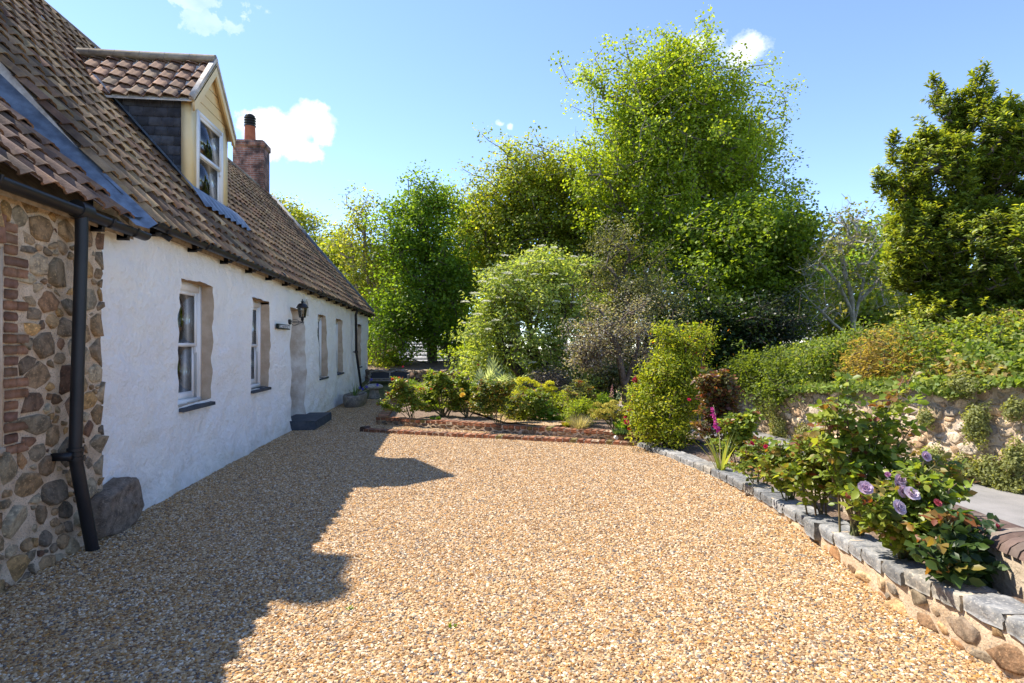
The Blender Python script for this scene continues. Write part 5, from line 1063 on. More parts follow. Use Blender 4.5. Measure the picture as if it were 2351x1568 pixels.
YS = tree('honeysuckle_bush', 'tall bright yellow-green bush at the end of the brick kerb', 'shrub', None,
 [lobe(1552, 810, 9.4, 40, 45), lobe(1578, 830, 9.4, 38, 48), lobe(1530, 870, 9.3, 55, 58), lobe(1515, 940, 9.1, 60, 52), lobe(1565, 930, 9.2, 48, 60), lobe(1530, 990, 9.0, 62, 30), lobe(1500, 990, 9.0, 45, 22), lobe(1490, 935, 9.1, 42, 45), lobe(1552, 862, 9.25, 60, 62), lobe(1520, 830, 9.3, 24, 40), lobe(1500, 880, 9.2, 30, 40), lobe(1585, 890, 9.3, 42, 55), lobe(1530, 765, 9.4, 14, 20), lobe(1585, 770, 9.4, 12, 20), lobe(1605, 775, 9.4, 10, 22)],
 [stem((1560+k*14, 1045, 9.1), (1550+k*20, 960, 9.2), (1560+k*18, 850, 9.4)) for k in (-2, -1, 0, 1)],
 900, 24, .054, [(.22, .30, .02), (.34, .40, .03), (.42, .42, .06), (.13, .19, .02)], sig=.085, bough=3, bsig=.10, rtip=.004, inner=.2, aspect=.62, tpl=T6, rmax=.03, step=.12, up=.5)
n = 90; mb = MB(); pos = np.array([P(u, v, 9.35) for u, v in zip(rng.normal(1580, 40, n), rng.normal(800, 28, n))]); leaves(mb, pos, rng.normal(size=(n, 3))+[0, 0, .4], .05, palette(n, [(.45, .20, .04), (.42, .26, .05), (.35, .10, .04)], .1), T6, .6); mb.build('bronze_tips', M['leaf'], YS)
# bay laurel on the right with upright shoots
bl = [lobe(2250, 340, 12.5, 85, 100), lobe(2150, 420, 12.5, 80, 120), lobe(2350, 420, 12.8, 110, 130), lobe(2130, 560, 12.3, 80, 110), lobe(2260, 600, 12.2, 150, 130), lobe(2400, 600, 12.6, 120, 160), lobe(2085, 500, 12.8, 45, 90), lobe(2180, 710, 12.2, 75, 70), lobe(2300, 740, 12, 110, 70), lobe(2085, 620, 12.8, 50, 60), lobe(2420, 760, 12.3, 120, 80)]
for u, v, a_, b_ in [(2250, 190, 11, 48), (2233, 240, 14, 50), (2146, 215, 11, 42), (2170, 235, 12, 42), (2205, 250, 12, 40), (2275, 235, 14, 50), (2320, 260, 12, 38), (2340, 270, 10, 30), (2055, 345, 10, 36), (2085, 365, 13, 38), (2020, 420, 11, 38), (2040, 430, 14, 40), (2110, 350, 14, 40), (2125, 300, 12, 40), (2195, 300, 20, 60), (2300, 300, 22, 60), (2360, 290, 14, 50)]:
    bl.append(lobe(u, v, 12.5+rng.uniform(-.3, .3), a_, b_))
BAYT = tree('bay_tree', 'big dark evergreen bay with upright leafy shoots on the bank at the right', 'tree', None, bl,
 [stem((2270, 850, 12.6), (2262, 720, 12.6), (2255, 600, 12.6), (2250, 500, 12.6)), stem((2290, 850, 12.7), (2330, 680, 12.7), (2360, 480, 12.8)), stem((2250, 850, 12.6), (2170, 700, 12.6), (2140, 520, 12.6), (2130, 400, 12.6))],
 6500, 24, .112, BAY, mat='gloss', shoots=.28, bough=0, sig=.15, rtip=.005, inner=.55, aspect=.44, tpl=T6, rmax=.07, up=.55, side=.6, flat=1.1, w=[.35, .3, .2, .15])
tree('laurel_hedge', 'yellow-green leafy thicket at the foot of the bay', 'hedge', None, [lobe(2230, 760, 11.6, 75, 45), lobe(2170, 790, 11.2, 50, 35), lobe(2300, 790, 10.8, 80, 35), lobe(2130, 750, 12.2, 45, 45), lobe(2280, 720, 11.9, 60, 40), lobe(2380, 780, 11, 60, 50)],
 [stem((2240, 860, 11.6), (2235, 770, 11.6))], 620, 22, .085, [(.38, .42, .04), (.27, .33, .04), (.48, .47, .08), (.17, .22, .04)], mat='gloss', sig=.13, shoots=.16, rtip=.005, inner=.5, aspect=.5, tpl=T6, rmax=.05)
# nearly bare tree
BT = tree('walnut_tree', 'nearly bare grey tree with spreading twigs between maple and bay', 'tree', None,
 [lobe(1950, 540, 19, 75, 45), lobe(1900, 590, 19, 50, 60), lobe(1990, 600, 19, 45, 70), lobe(1890, 690, 18.5, 50, 60), lobe(1960, 500, 19, 50, 30), lobe(2020, 650, 18.5, 30, 50), lobe(1870, 640, 19, 30, 40)],
 [stem((1962, 810, 19), (1958, 740, 19), (1956, 690, 19), (1940, 620, 19), (1925, 550, 19)), stem((1960, 745, 19), (1975, 680, 19), (1990, 600, 19)), stem((1958, 780, 19), (1910, 740, 18.6), (1860, 690, 18.4), (1840, 660, 18.4)), stem((1957, 720, 19), (1925, 650, 18.8), (1880, 600, 18.6)), stem((1975, 690, 19), (2020, 640, 18.8), (2030, 700, 18.6))],
 300, 8, .12, [(.22, .25, .06), (.26, .24, .08), (.16, .2, .05)], sig=.2, rtip=.0075, inner=.1, rmax=.12, twigs=4, bark='barkgrey', barefrac=.4)
for lab, lb, st, n_, cc_ in [
 ('pale yellow-green tree far beyond the bare one', [lobe(1900, 600, 34, 60, 55), lobe(1960, 640, 34, 70, 60), lobe(1890, 655, 34, 60, 45)], stem((1920, 850, 34), (1910, 640, 34)), 260, YEL),
 ('bright green tree between the bare tree and the bay', [lobe(2010, 560, 32, 60, 55), lobe(2060, 640, 31, 75, 75), lobe(2100, 720, 30, 75, 60), lobe(2020, 720, 31, 60, 60)], stem((2050, 850, 32), (2040, 640, 32)), 330, [(.20, .30, .03), (.27, .34, .05), (.12, .2, .03)]),
 ('low leafy tree filling the view under the bare tree', [lobe(1990, 735, 24, 60, 40), lobe(2080, 745, 23, 60, 45)], stem((2030, 850, 24), (2020, 760, 24)), 220, YEL),
 ('bushy green tree low behind the slate-roofed house', [lobe(1000, 700, 46, 90, 60), lobe(1100, 720, 46, 70, 60), lobe(900, 730, 46, 60, 50)], stem((1000, 860, 46), (1000, 740, 46)), 240, GRN),
 ]: tree('tree', lab, 'tree', 'distant trees', lb, [st], n_, 22, .26, cc_, sig=.45, rtip=.014, rmax=.3)
for i, (lab, u, v, d_, ru, rv, cols) in enumerate([
 ('low sunlit shrub behind the bench beside the thin stems', 880, 825, 23.5, 36, 26, YEL), ('green shrub right of the leaning trunk', 1095, 815, 20, 22, 34, SYC), ('leafy clump at the foot of the elder', 1150, 850, 17, 50, 25, GRN)]):
    tree('shrub', lab, 'shrub', 'low shrubs behind the back wall', [lobe(u, v, d_, ru, rv)], [stem((u, v+rv+5, d_), (u, v, d_))], 90, 28, .11, cols, sig=.2, rtip=.006, step=.2)
# ------------------------------------------------------------------ bank vegetation
mb = MB(); nb2 = 85000; y = rng.uniform(1, 24, nb2); t = rng.random(nb2)**1.3*7; x = far_x(y)+t-.02
z = np.array([bank(a, b) if a > far_x(b)+.02 else far_top(b) for a, b in zip(x, y)])
nsy = np.array([noise.noise(Vector((a*.7, b*.7, 9))) for a, b in zip(x, y)]); n2 = np.array([noise.noise(Vector((a*1.9, b*1.9, 19))) for a, b in zip(x, y)])
hgt = np.clip(.12+.40*n2+.40*nsy+.22*(y < 9), 0, 1)*np.minimum(1, t/.5+.3)
pos = np.c_[x, y, z+hgt*rng.random(nb2)**.5+.02]
ivy = [(.14, .22, .035), (.22, .30, .05), (.09, .14, .025), (.30, .34, .08)]; dry = [(.42, .30, .13), (.34, .26, .10), (.30, .28, .09)]
cc_ = palette(nb2, ivy, .18); isdry = (nsy > .12) & (y > 6.5) & (y < 12.5); cd = palette(nb2, dry, .15); bad = isdry & (rng.random(nb2) < .6); cc_[bad] = cd[bad]
nrm = rng.normal(size=(nb2, 3))*.6+np.array([-.4, -.2, .8]); near = y < 9.5
leaves(mb, pos[near], nrm[near], rng.uniform(.05, .11, near.sum()), cc_[near], T7, .95); leaves(mb, pos[~near], nrm[~near], rng.uniform(.045, .09, (~near).sum()), cc_[~near], T4, .8)
# ivy hanging over the wall top
nh = 9000; y = rng.uniform(1.5, 16, nh); dr = np.array([.22*max(0, noise.noise(Vector((b*.9, 0, 77)))+.05) for b in y])+.04; k_ = rng.random(nh)
pos = np.c_[far_x(y)-.03-rng.random(nh)*.10+.04*(1-k_), y, far_top(y)+.05-dr*k_*2.0]
leaves(mb, pos, rng.normal(size=(nh, 3))*.5+np.array([-.9, -.3, .4]), rng.uniform(.05, .09, nh), palette(nh, ivy, .18), T7, .95)
tag(mb.build('bank_ground_cover', M['leaf'], None), 'ivy, bramble and weeds covering the bank above the retaining wall', kind='stuff')
mb = MB(); ng = 22000; y = rng.uniform(5.5, 24, ng); x = far_x(y)+rng.random(ng)*6; z = np.array([bank(a, b) for a, b in zip(x, y)])
nsy = np.array([noise.noise(Vector((a*.7, b*.7, 9))) for a, b in zip(x, y)]); ok = (nsy > .0) | (y > 12); x, y, z, nsy = x[ok], y[ok], z[ok], nsy[ok]; n = len(x)
cg = palette(n, [(.22, .30, .06), (.30, .34, .09)], .15); dd = (nsy > .1) & (y < 12.5); cg[dd] = palette(dd.sum(), [(.42, .32, .15), (.35, .30, .12)], .15)
leaves(mb, np.c_[x, y, z+.05], rng.normal(size=(n, 3))*.35+np.array([-.3, -1., .15]), rng.uniform(.10, .26, n), cg, T4, .06, np.c_[rng.normal(0, .4, (n, 2)), np.ones(n)])
tag(mb.build('bank_grass', M['leaf'], None), 'long green and dry grass growing on the bank', kind='stuff')
BC = [('bright green bramble mound at the top of the bank below the bay', 2110, 790, 11.4, 50, 26, 0), ('ivy hump spilling over the wall at the right edge of the photo', 2320, 850, 9.4, 60, 34, 0), ('leafy ivy mound above the wall behind the tallest rose', 2180, 840, 9.6, 60, 30, 0), ('straw-coloured dry grass tussock on the sunny bank', 2050, 825, 10.6, 34, 22, 1), ('small dry tussock above the wall top', 2000, 850, 11, 26, 18, 1), ('green bramble at the left shoulder of the bank', 1900, 820, 13.4, 45, 28, 0), ('weedy green mound on the crest under the bare tree', 1985, 785, 14.5, 50, 20, 0), ('nettle patch coloured dark for shade at the end of the lane', 1740, 860, 14.5, 55, 45, 2), ('bramble coloured darker for shade at the left foot of the bank', 1800, 880, 13.6, 45, 35, 2), ('thicket in shade-darkened green under the ivy-clad trees by the lane', 1690, 880, 16, 50, 55, 2), ('rust-coloured dry clump above the wall', 2095, 850, 9.9, 20, 16, 1), ('tall ivy mass below the right side of the bay', 2290, 800, 10, 70, 34, 0), ('pale weeds on the crest left of the laurel thicket', 2060, 775, 13, 40, 18, 3)]
for lab, u, v, d_, ru, rv, kd in BC:
    if v >= 800 and u > 1950: v -= 22; d_ += .75; rv *= .85
    tree('bank_bush', lab, 'bush', 'bushes and tussocks on the bank', [lobe(u, v, d_, ru, rv), lobe(u+ru*.5, v-rv*.3, d_, ru*.5, rv*.9), lobe(u-ru*.6, v+rv*.2, d_-.2, ru*.5, rv*.7)], [stem((u, v+rv+8, d_), (u, v, d_))], int(60+ru*rv*.03), 26, .075 if kd != 1 else .13,
         [ivy, dry, [(.12, .17, .03), (.17, .23, .04)], [(.30, .34, .12), (.36, .36, .16), (.22, .25, .08)]][kd], sig=.13, rtip=.005, rmax=.02, step=.15, bough=6, aspect=.8 if kd != 1 else .10, side=.4)  # third palette is darkened: tree shade put into the leaf colour
# tufts on and below the retaining wall
def tuft(u, v, ru, rv, lab, n=900, X=None, cols=None, ls=.045):
    X = X or float(far_x(8)); p = WX(u, v, X-.05)
    for _ in range(3): p = WX(u, v, float(far_x(p.y))-.05)
    D_ = math.hypot(p.x, p.y); a, b = ru/F*D_, rv/F*D_
    d = norm(rng.normal(size=(n, 3))); d[:, 0] = -np.abs(d[:, 0]); r = rng.random((n, 1))**.45; lob = 1+.45*np.array([noise.noise(Vector((q[1]*2.2+u, q[2]*2.2, q[0]))) for q in d])[:, None]*1.6; pos = np.array(p)+d*r*lob*np.array([.16, a, b])*.9
    root = tag(empty('wall_plant', tuple(p)), lab, 'wall plant', 'plants growing on the retaining wall'); mb = MB()
    for k in range(14): e = pos[k*7]; mb.tube([tuple(p+Vector((.06, 0, -b*.6))), tuple((np.array(p)+e)/2+[0, 0, .0]), tuple(e)], .004, 3)
    mb.build('stem', M['cane'], root); mb = MB(); leaves(mb, pos, d+rng.normal(size=(n, 3))*.5+[0, 0, .3], rng.uniform(.6, 1.2, n)*ls, palette(n, cols or [(.24, .27, .10), (.32, .34, .14), (.17, .19, .07)], .15), T4, .7); mb.build('foliage', M['leaf'], root)
for a in [(2245, 970, 34, 52, 'large drooping tuft in the middle of the retaining wall'), (2215, 885, 45, 30, 'tuft hanging just under the ivy at the top of the wall'), (2335, 940, 22, 26, 'tuft at the right edge of the photo on the wall face'), (2335, 1060, 26, 50, 'tall tuft at the wall foot at the right edge of the photo'),
          (2275, 1090, 38, 34, 'bushy plant at the wall foot right of the tall rose'), (2215, 1075, 36, 28, 'bushy plant at the wall foot behind the lilac rose'), (2150, 1050, 30, 24, 'low plant at the wall foot behind the tall rose'), (2130, 960, 18, 22, 'small pale tuft on the wall behind the tall rose'), (2325, 1115, 30, 22, 'low clump at the roadside below the tall tuft'), (1850, 1000, 34, 32, 'grey-green bush at the far foot of the retaining wall'), (1790, 985, 36, 40, 'leafy bush where the lane disappears'), (1760, 930, 45, 30, 'green trailing plant at the far end of the wall')]: tuft(*a, n=int(a[2]*a[3]*1.0)+300)
# ------------------------------------------------------------------ flower bed plants
ROSE = [(.16, .23, .03), (.22, .30, .04), (.10, .15, .02), (.29, .33, .05)]
REDT = [(.20, .06, .03), (.26, .14, .04), (.20, .18, .04), (.24, .20, .05)]
def bloom(mb, c, r, col, open_=1.0, face=(0, -.5, .8)):
    """layered cupped petals round a centre"""
    f = np.array(face, float); f /= np.linalg.norm(f); a = norm(np.cross(f, [0.3, .2, 1.])[None])[0]; b = np.cross(f, a); c = np.array(c)
    for ring, (n, rr_, tilt) in enumerate([(6, 1.0, .28*open_), (5, .78, .62), (5, .52, .95), (3, .28, 1.25)]):
        for k in range(n):
            t = 2*math.pi*(k+ring*.4)/n+rng.normal(0, .1); rad = math.cos(t)*a+math.sin(t)*b; tan = np.cross(f, rad); v = []; m_ = 3
            for i in range(4):
                for j in range(m_+1):
                    s_ = i/3; w_ = (j/m_-.5); wid = r*rr_*.62*math.sin(math.pi*(.18+.62*s_))
                    rad_d = r*rr_*s_*math.cos(tilt*s_*1.1); h = r*rr_*s_*math.sin(tilt)*.9+abs(w_)*r*.18*s_-(.06*r if (ring == 0 and i == 3) else 0)+ring*.05*r
                    v.append(c+rad*rad_d+tan*w_*2*wid+f*h+rng.normal(0, r*.02, 3))
            cc = np.array(col)*rng.uniform(.82, 1.15); mb.add(v, [(i*(m_+1)+j, (i+1)*(m_+1)+j, (i+1)*(m_+1)+j+1, i*(m_+1)+j+1) for i in range(3) for j in range(m_)], np.clip(cc, 0, .95))
def rose(label, base, tops, nleaf=700, ls=.05, cols=ROSE, flowers=(), group='roses', name='rose_bush', tipred=.25, cane=.008, lift=.3, cat='rose bush', spread=.09, fcol=None, branch=3, mat='gloss', extra_up=.75, dens=3.3):
    """tops: points (u,v,depth) the canes reach; leaves are pinnate sprays of five along every cane"""
    base = np.array(base); root = tag(empty(name, tuple(base)), label, cat, group); mb = MB(); path = []
    for (u, v, d) in tops:
        e = np.array(P(u, v, d)); b0 = base+np.r_[rng.normal(0, .035, 2), 0]; h = e[2]-b0[2]
        m1 = b0+(e-b0)*.35+np.array([0, 0, h*.10])+rng.normal(0, .02, 3); m2 = b0+(e-b0)*.7+np.array([0, 0, h*.07])+rng.normal(0, .025, 3)
        pts = np.array([b0-[0, 0, .03], m1, m2, e]); tt = np.linspace(0, 1, 10); cv = np.stack([np.interp(tt, [0, .35, .7, 1], pts[:, k]) for k in range(3)], 1); cv[1:-1] = (cv[:-2]+cv[1:-1]*2+cv[2:])/4
        mb.tube(cv, np.linspace(cane, cane*.35, 10), 5); path.append((cv, 1.0))
        for q in range(branch):
            i = rng.integers(4, 9); dd = np.array([rng.normal(0, .6), rng.normal(0, .6), rng.uniform(.4, 1)]); L = rng.uniform(.10, .28)*max(.5, h); ee = cv[i]+dd/np.linalg.norm(dd)*L
            c2 = np.stack([cv[i], (cv[i]+ee)/2+rng.normal(0, .015, 3), ee]); mb.tube(c2, [cane*.5, cane*.4, cane*.25], 4); c3 = np.stack([np.interp(np.linspace(0, 1, 6), [0, .5, 1], c2[:, k]) for k in range(3)], 1); path.append((c3, .8))
    mb.build('canes', M['cane'], root, True)
    n5 = int(nleaf*dens)//5; ls *= 1.08; wts = np.array([w_*np.linalg.norm(p[-1]-p[0]) for p, w_ in path]); pk = rng.choice(len(path), n5, p=wts/wts.sum()); PO = []; DI = []; CO = []; SZ = []
    for i in pk:
        cv, w_ = path[i]; t = lift+(1-lift)*rng.random()**.8 if w_ == 1 else rng.random(); x = t*(len(cv)-1); a = int(min(x, len(cv)-2)); p = cv[a]+(cv[a+1]-cv[a])*(x-a)
        az = rng.uniform(0, 2*math.pi); dr = np.array([math.cos(az), math.sin(az), rng.uniform(-.1, .7)]); dr /= np.linalg.norm(dr); sd = np.cross(dr, [0, 0, 1.]); sd /= np.linalg.norm(sd)+1e-6; L = spread*rng.uniform(.7, 1.3); s_ = ls*rng.uniform(.7, 1.25)
        red = rng.random() < tipred*max(0, (t-.55)*2.2)
        c = palette(1, REDT if red else cols, .14)[0]
        for q, (al, off) in enumerate(((.35, 1), (.35, -1), (.68, 1), (.68, -1), (1, 0))):
            PO.append(p+dr*L*al+sd*off*.004-np.array([0, 0, .25*L*al*al])); DI.append(dr*(1 if off == 0 else .45)+sd*off*(0 if off == 0 else 1)+[0, 0, -.12]); CO.append(c*rng.uniform(.85, 1.15)); SZ.append(s_*(1.15 if off == 0 else (.8 if q < 2 else 1)))
    n = len(PO); nrm = rng.normal(size=(n, 3))*.5+np.array([-.15, -.15, extra_up]); mb = MB()
    leaves(mb, np.array(PO), nrm, np.array(SZ), np.clip(CO, .003, 1), T6, .92, np.array(DI)); mb.build('foliage', M[mat], root)
    for (u, v, d, r, col) in flowers:
        mb = MB(); c = np.array(P(u, v, d)); bloom(mb, c, r, col, face=(rng.normal(0, .3), -.8, .5+rng.normal(0, .2))); f_ = mb.build('flower', M['petal'], root)
    return root
LIL, CRM, YLW, ORG = (.58, .44, .55), (.55, .03, .09), (.80, .55, .06), (.70, .13, .05)
def dome(u, v, d, ru, rv, n, lo=.1):
    a = np.linspace(-1, 1, n); return [(u+ru*1.15*x+rng.normal(0, ru*.08), v-rv*math.sqrt(max(lo, 1-x*x))*1.04*rng.uniform(.75, 1.1), d+rng.uniform(-.25, .25)*ru/F*d*2) for x in a]
def bz(u, v, z=.12): return G(u, v, z)
def dep(p): return p.x*SY+p.y*CY
b = bz(942, 962); d = dep(b)
rose('rose bush with orange buds at the left corner of the flower bed', b, dome(928, 950, d, 40, 78, 8)+[(905, 880, d)], 1500, .045, flowers=[(902, 871, d, .04, ORG), (916, 868, d, .03, ORG), (965, 893, d, .028, ORG), (925, 842, d, .022, (.5, .03, .05)), (990, 893, d, .022, ORG)], tipred=.5)
b = bz(1018, 955); d = dep(b)
rose('gnarled rose bush second from the left, with thick brown forked stems', b, dome(1015, 945, d, 55, 85, 9), 2000, .055, flowers=[(1037, 848, d, .02, (.3, .25, .08))], cane=.02, lift=.45, tipred=.1)
b = bz(1072, 958); d = dep(b)
rose('rose bush with two open yellow roses', b, dome(1068, 945, d, 48, 75, 8), 1700, .05, flowers=[(1062, 907, d-.3, .062, YLW), (1061, 896, d-.2, .045, YLW), (1085, 895, d, .02, ORG), (1098, 838, d, .03, (.35, .14, .05))], cane=.015, lift=.4, tipred=.2)
b = bz(1145, 975); d = dep(b)
rose('rose bush with small yellowing leaves just behind the low wall', b, dome(1140, 955, d, 56, 80, 9), 1900, .04, cols=[(.10, .16, .03), (.16, .21, .03), (.28, .24, .04), (.06, .11, .02)], tipred=.35, branch=5)
b = bz(1228, 968); d = dep(b)
rose('small rose bush left of the foxglove leaves', b, dome(1228, 955, d, 32, 60, 6), 800, .045, tipred=.2)
b = bz(1335, 968); d = dep(b)
rose('leggy straggling rose with bare twisted stems in the middle of the bed', b, [(1300, 890, d), (1330, 872, d), (1352, 885, d), (1290, 925, d), (1365, 905, d), (1318, 905, d)], 750, .036, cols=[(.16, .19, .05), (.22, .22, .07), (.10, .13, .03)], tipred=.45, branch=4, cane=.010)
# purple elder shrub
q = bz(1270, 955); tree('black_elder_bush', 'purple-black feathery bush behind the lime-green spurge', 'shrub', None, [lobe(1262, 880, 13.2, 38, 34), lobe(1285, 895, 13.2, 34, 34), lobe(1240, 885, 13.3, 24, 28)], [stem((1270, 950, 13.2), (1268, 910, 13.2))], 150, 34, .075, [(.13, .11, .15), (.22, .20, .26), (.07, .055, .08), (.38, .36, .44)], mat='gloss', sig=.10, bough=0, rtip=.004, aspect=.18, rmax=.03, step=.12, flat=1, inner=.1)
def heads(label, name, cat, base, spots, hr, hcol, lcol, nl=40, stemw=.006, group=None, lls=.04, lasp=.18, nh=240, flat=.75, hls=.022):
    """spurge: whorled stems ending in domed flower heads"""
    base = np.array(base); root = tag(empty(name, tuple(base)), label, cat, group); ms = MB(); ml = MB(); hd = []
    for (u, v, d) in spots:
        e = np.array(P(u, v, d)); b0 = base+np.r_[rng.normal(0, .10, 2), 0]; m = (b0+e)/2+np.array([0, 0, .05]); cv = np.stack([b0, m, e]); ms.tube(cv, [stemw, stemw, stemw*.7], 5)
        t = rng.uniform(.25, .92, nl); p = b0+(e-b0)*t[:, None]+np.c_[np.zeros((nl, 2)), .05*np.sin(np.pi*t)]; az = rng.uniform(0, 6.28, nl); dr = np.c_[np.cos(az), np.sin(az), rng.uniform(-.2, .4, nl)]
        leaves(ml, p, np.array([[0, 0, 1.]])+rng.normal(size=(nl, 3))*.3, lls*rng.uniform(.7, 1.2, nl), palette(nl, lcol, .12), T4, lasp*2, dr); hd.append(e)
    ms.build('stem', M['cane'], root, True); ml.build('foliage', M['leaf'], root)
    for e in hd:
        mh = MB(); dd = norm(rng.normal(size=(nh, 3))); dd[:, 2] = np.abs(dd[:, 2])*1.0-.25; r = hr*rng.uniform(.6, 1.1, (nh, 1)); leaves(mh, e+dd*r*np.array([1, 1, flat]), dd+rng.normal(size=(nh, 3))*.5, hls*rng.uniform(.7, 1.3, nh), palette(nh, hcol, .12), T4, 1.1); mh.build('flower_head', M['petal'], root)
    return root
LIME = [(.68, .66, .03), (.76, .72, .05), (.55, .57, .03)]; EUL = [(.09, .15, .07), (.13, .20, .10), (.06, .10, .05)]
q = bz(1228, 962); d = dep(q)+.5
heads('tall lime-green spurge in front of the purple-black bush', 'spurge', 'flowering plant', q+Vector((0, .5, 0)), [(1190, 880, d), (1208, 872, d), (1222, 878, d), (1235, 885, d), (1203, 893, d), (1183, 903, d), (1240, 900, d), (1262, 880, d), (1258, 895, d), (1270, 893, d), (1268, 905, d), (1215, 898, d), (1282, 915, d), (1296, 905, d), (1195, 872, d), (1248, 888, d), (1210, 905, d), (1230, 912, d), (1256, 905, d)], .10, LIME, EUL, group='spurges', nl=46)
q = bz(1405, 985); d = dep(q)
heads('low mounded yellow spurge between lavender and crimson roses', 'spurge', 'flowering plant', q, [(1378, 945, d), (1395, 932, d), (1413, 938, d), (1428, 950, d), (1385, 960, d), (1405, 955, d), (1360, 945, d+.3), (1438, 940, d), (1420, 962, d), (1372, 930, d+.4), (1395, 945, d-.2), (1410, 925, d+.2), (1368, 955, d), (1432, 958, d)], .10, [(.48, .43, .07), (.42, .42, .06), (.52, .42, .09)], EUL, group='spurges', nl=46)
q = bz(1330, 955); d = dep(q)+.3
heads('olive-green spurge beside the straggling rose', 'spurge', 'flowering plant', q, [(1345, 905, d), (1358, 910, d), (1335, 912, d), (1322, 905, d), (1348, 895, d)], .08, [(.34, .33, .06), (.28, .30, .06)], EUL, group='spurges')
def clump(label, name, cat, base, w_, h_, n, cols, asp=.05, lean=.45, group=None, ls=None, tpl=T4, mat='leaf', part='blades'):
    """upright blades or leaves springing from the ground"""
    base = np.array(base); root = tag(empty(name, tuple(base)), label, cat, group); r = np.sqrt(rng.random(n))*w_; a = rng.uniform(0, 6.28, n); off = np.c_[r*np.cos(a), r*np.sin(a), np.zeros(n)]
    d = np.c_[off[:, :2]/max(w_, .01)*lean+rng.normal(0, .15, (n, 2)), np.ones(n)]; nrm = np.c_[np.cos(a+1.5), np.sin(a+1.5), np.full(n, .2)]+rng.normal(size=(n, 3))*.3
    mb = MB(); leaves(mb, base+off*.6, nrm, h_*rng.uniform(.6, 1.1, n), palette(n, cols, .14), tpl, asp, d); mb.build(part, M[mat], root); return root
def blades(mb, base, n, L, wd, cols, lean=.5, bend=.4, seg=5, spread=.06):
    for k in range(n):
        az = rng.uniform(0, 6.28); dr = np.array([math.cos(az), math.sin(az), 0]); ln = lean*rng.random(); l_ = L*rng.uniform(.6, 1.1); sd = np.array([-dr[1], dr[0], 0])*wd/2; p0 = np.array(base)+dr*spread*rng.random(); v = []
        for i in range(seg+1):
            t = i/seg; p = p0+dr*l_*(ln*t+bend*ln*t*t)+np.array([0, 0, l_*(t-.35*bend*t*t*ln*2)]); w_ = (1-t**2.2)*(.6+.4*math.sin(math.pi*min(1, t*1.5))) if i < seg else .02
            v += [p-sd*w_, p+dr*wd*.12*w_, p+sd*w_]
        mb.add(v, [(i*3+j, i*3+j+1, i*3+3+j+1, i*3+3+j) for i in range(seg) for j in range(2)], palette(1, cols, .14)[0])
def bladed(label, name, cat, base, n, L, wd, cols, group=None, **k):
    root = tag(empty(name, tuple(base)), label, cat, group); mb = MB(); blades(mb, base, n, L, wd, cols, **k); mb.build('leaf_blades', M['leaf'], root); return root
bladed('clump of bright green grass-like leaves behind the lavender', 'grass_clump', 'grassy plant', bz(1345, 962), 190, .40, .013, [(.14, .26, .03), (.20, .32, .05)], lean=.55, spread=.22)
bladed('sword-leaved iris clump in shade right of the spurge', 'iris_clump', 'grassy plant', bz(1345, 935), 60, .55, .03, [(.10, .18, .06), (.15, .24, .08)], lean=.4, spread=.30)
bladed('blue-green iris leaves to the left of the small purple tree', 'iris_clump', 'grassy plant', bz(1400, 938), 45, .50, .028, [(.10, .18, .08), (.14, .22, .10)], lean=.4, spread=.28)
bladed('upright green leaves between the first two rose bushes', 'lily_clump', 'grassy plant', bz(985, 925), 50, .42, .03, [(.12, .22, .04), (.16, .28, .05)], lean=.25, spread=.16)
bladed('upright leaves between the yellow rose and the yellowing rose', 'lily_clump', 'grassy plant', bz(1100, 930), 40, .45, .03, [(.13, .23, .04), (.18, .29, .05)], lean=.3, spread=.14)
q = bz(1330, 985); d = dep(q)
root = tag(empty('lavender', tuple(q)), 'dry grey lavender mound beside the low wall coping', 'lavender'); mb = MB(); blades(mb, tuple(q), 420, .30, .006, [(.33, .29, .24), (.40, .36, .30), (.22, .22, .13)], lean=1.0, spread=.14, seg=3, bend=.15); mb.build('twigs', M['leaf'], root)
q = bz(1253, 968); root = tag(empty('foxglove_plant', tuple(q)), 'leafy bright green foxglove with broad basal leaves by the coping', 'foxglove'); mb = MB()
n = 110; a = rng.uniform(0, 6.28, n); h = rng.random(n)**1.6*.42; r_ = .05*rng.random(n); leaves(mb, np.array(q)+np.c_[r_*np.cos(a), r_*np.sin(a), h+.03]+np.c_[rng.choice([-.12, 0, .13], n), np.zeros((n, 2))], np.array([[0, -.1, 1.]])+rng.normal(size=(n, 3))*.3, .19*(1-h*1.2), palette(n, [(.18, .30, .04), (.24, .36, .06), (.12, .22, .03)], .12), T6, .8, np.c_[np.cos(a), np.sin(a), np.full(n, .6)]); mb.build('leaves', M['leaf'], root)
mb = MB(); [mb.tube([tuple(q+Vector((o_, 0, 0))), tuple(q+Vector((o_, 0, .5)))], .007, 5) for o_ in (-.12, 0, .13)]; mb.build('stem', M['cane'], root)
def spire(label, u, v0, v1, d, col, hgt=.5, group='foxgloves in flower'):
    b0 = P(u, v1, d); t0 = P(u+2, v0, d); g0 = Vector((b0.x, b0.y, .1)); root = tag(empty('foxglove', tuple(g0)), label, 'foxglove', group); mb = MB(); mb.tube([tuple(g0), tuple(b0), tuple(t0)], [.006, .005, .003], 5); mb.build('stem', M['cane'], root)
    mb = MB(); n = 22
    for k in range(n):
        t = k/n; c = np.array(b0.lerp(t0, t)); az = k*2.4; r_ = .018*(1.15-t); dd = np.array([math.cos(az), math.sin(az), -.6]); e = c+dd*.045*(1.2-t*.9)
        mb.tube([c, (c+e)/2, e], [.004, r_*.7, r_], 6, np.array(col)*rng.uniform(.8, 1.2), cap=False)
    mb.build('flower', M['petal'], root)
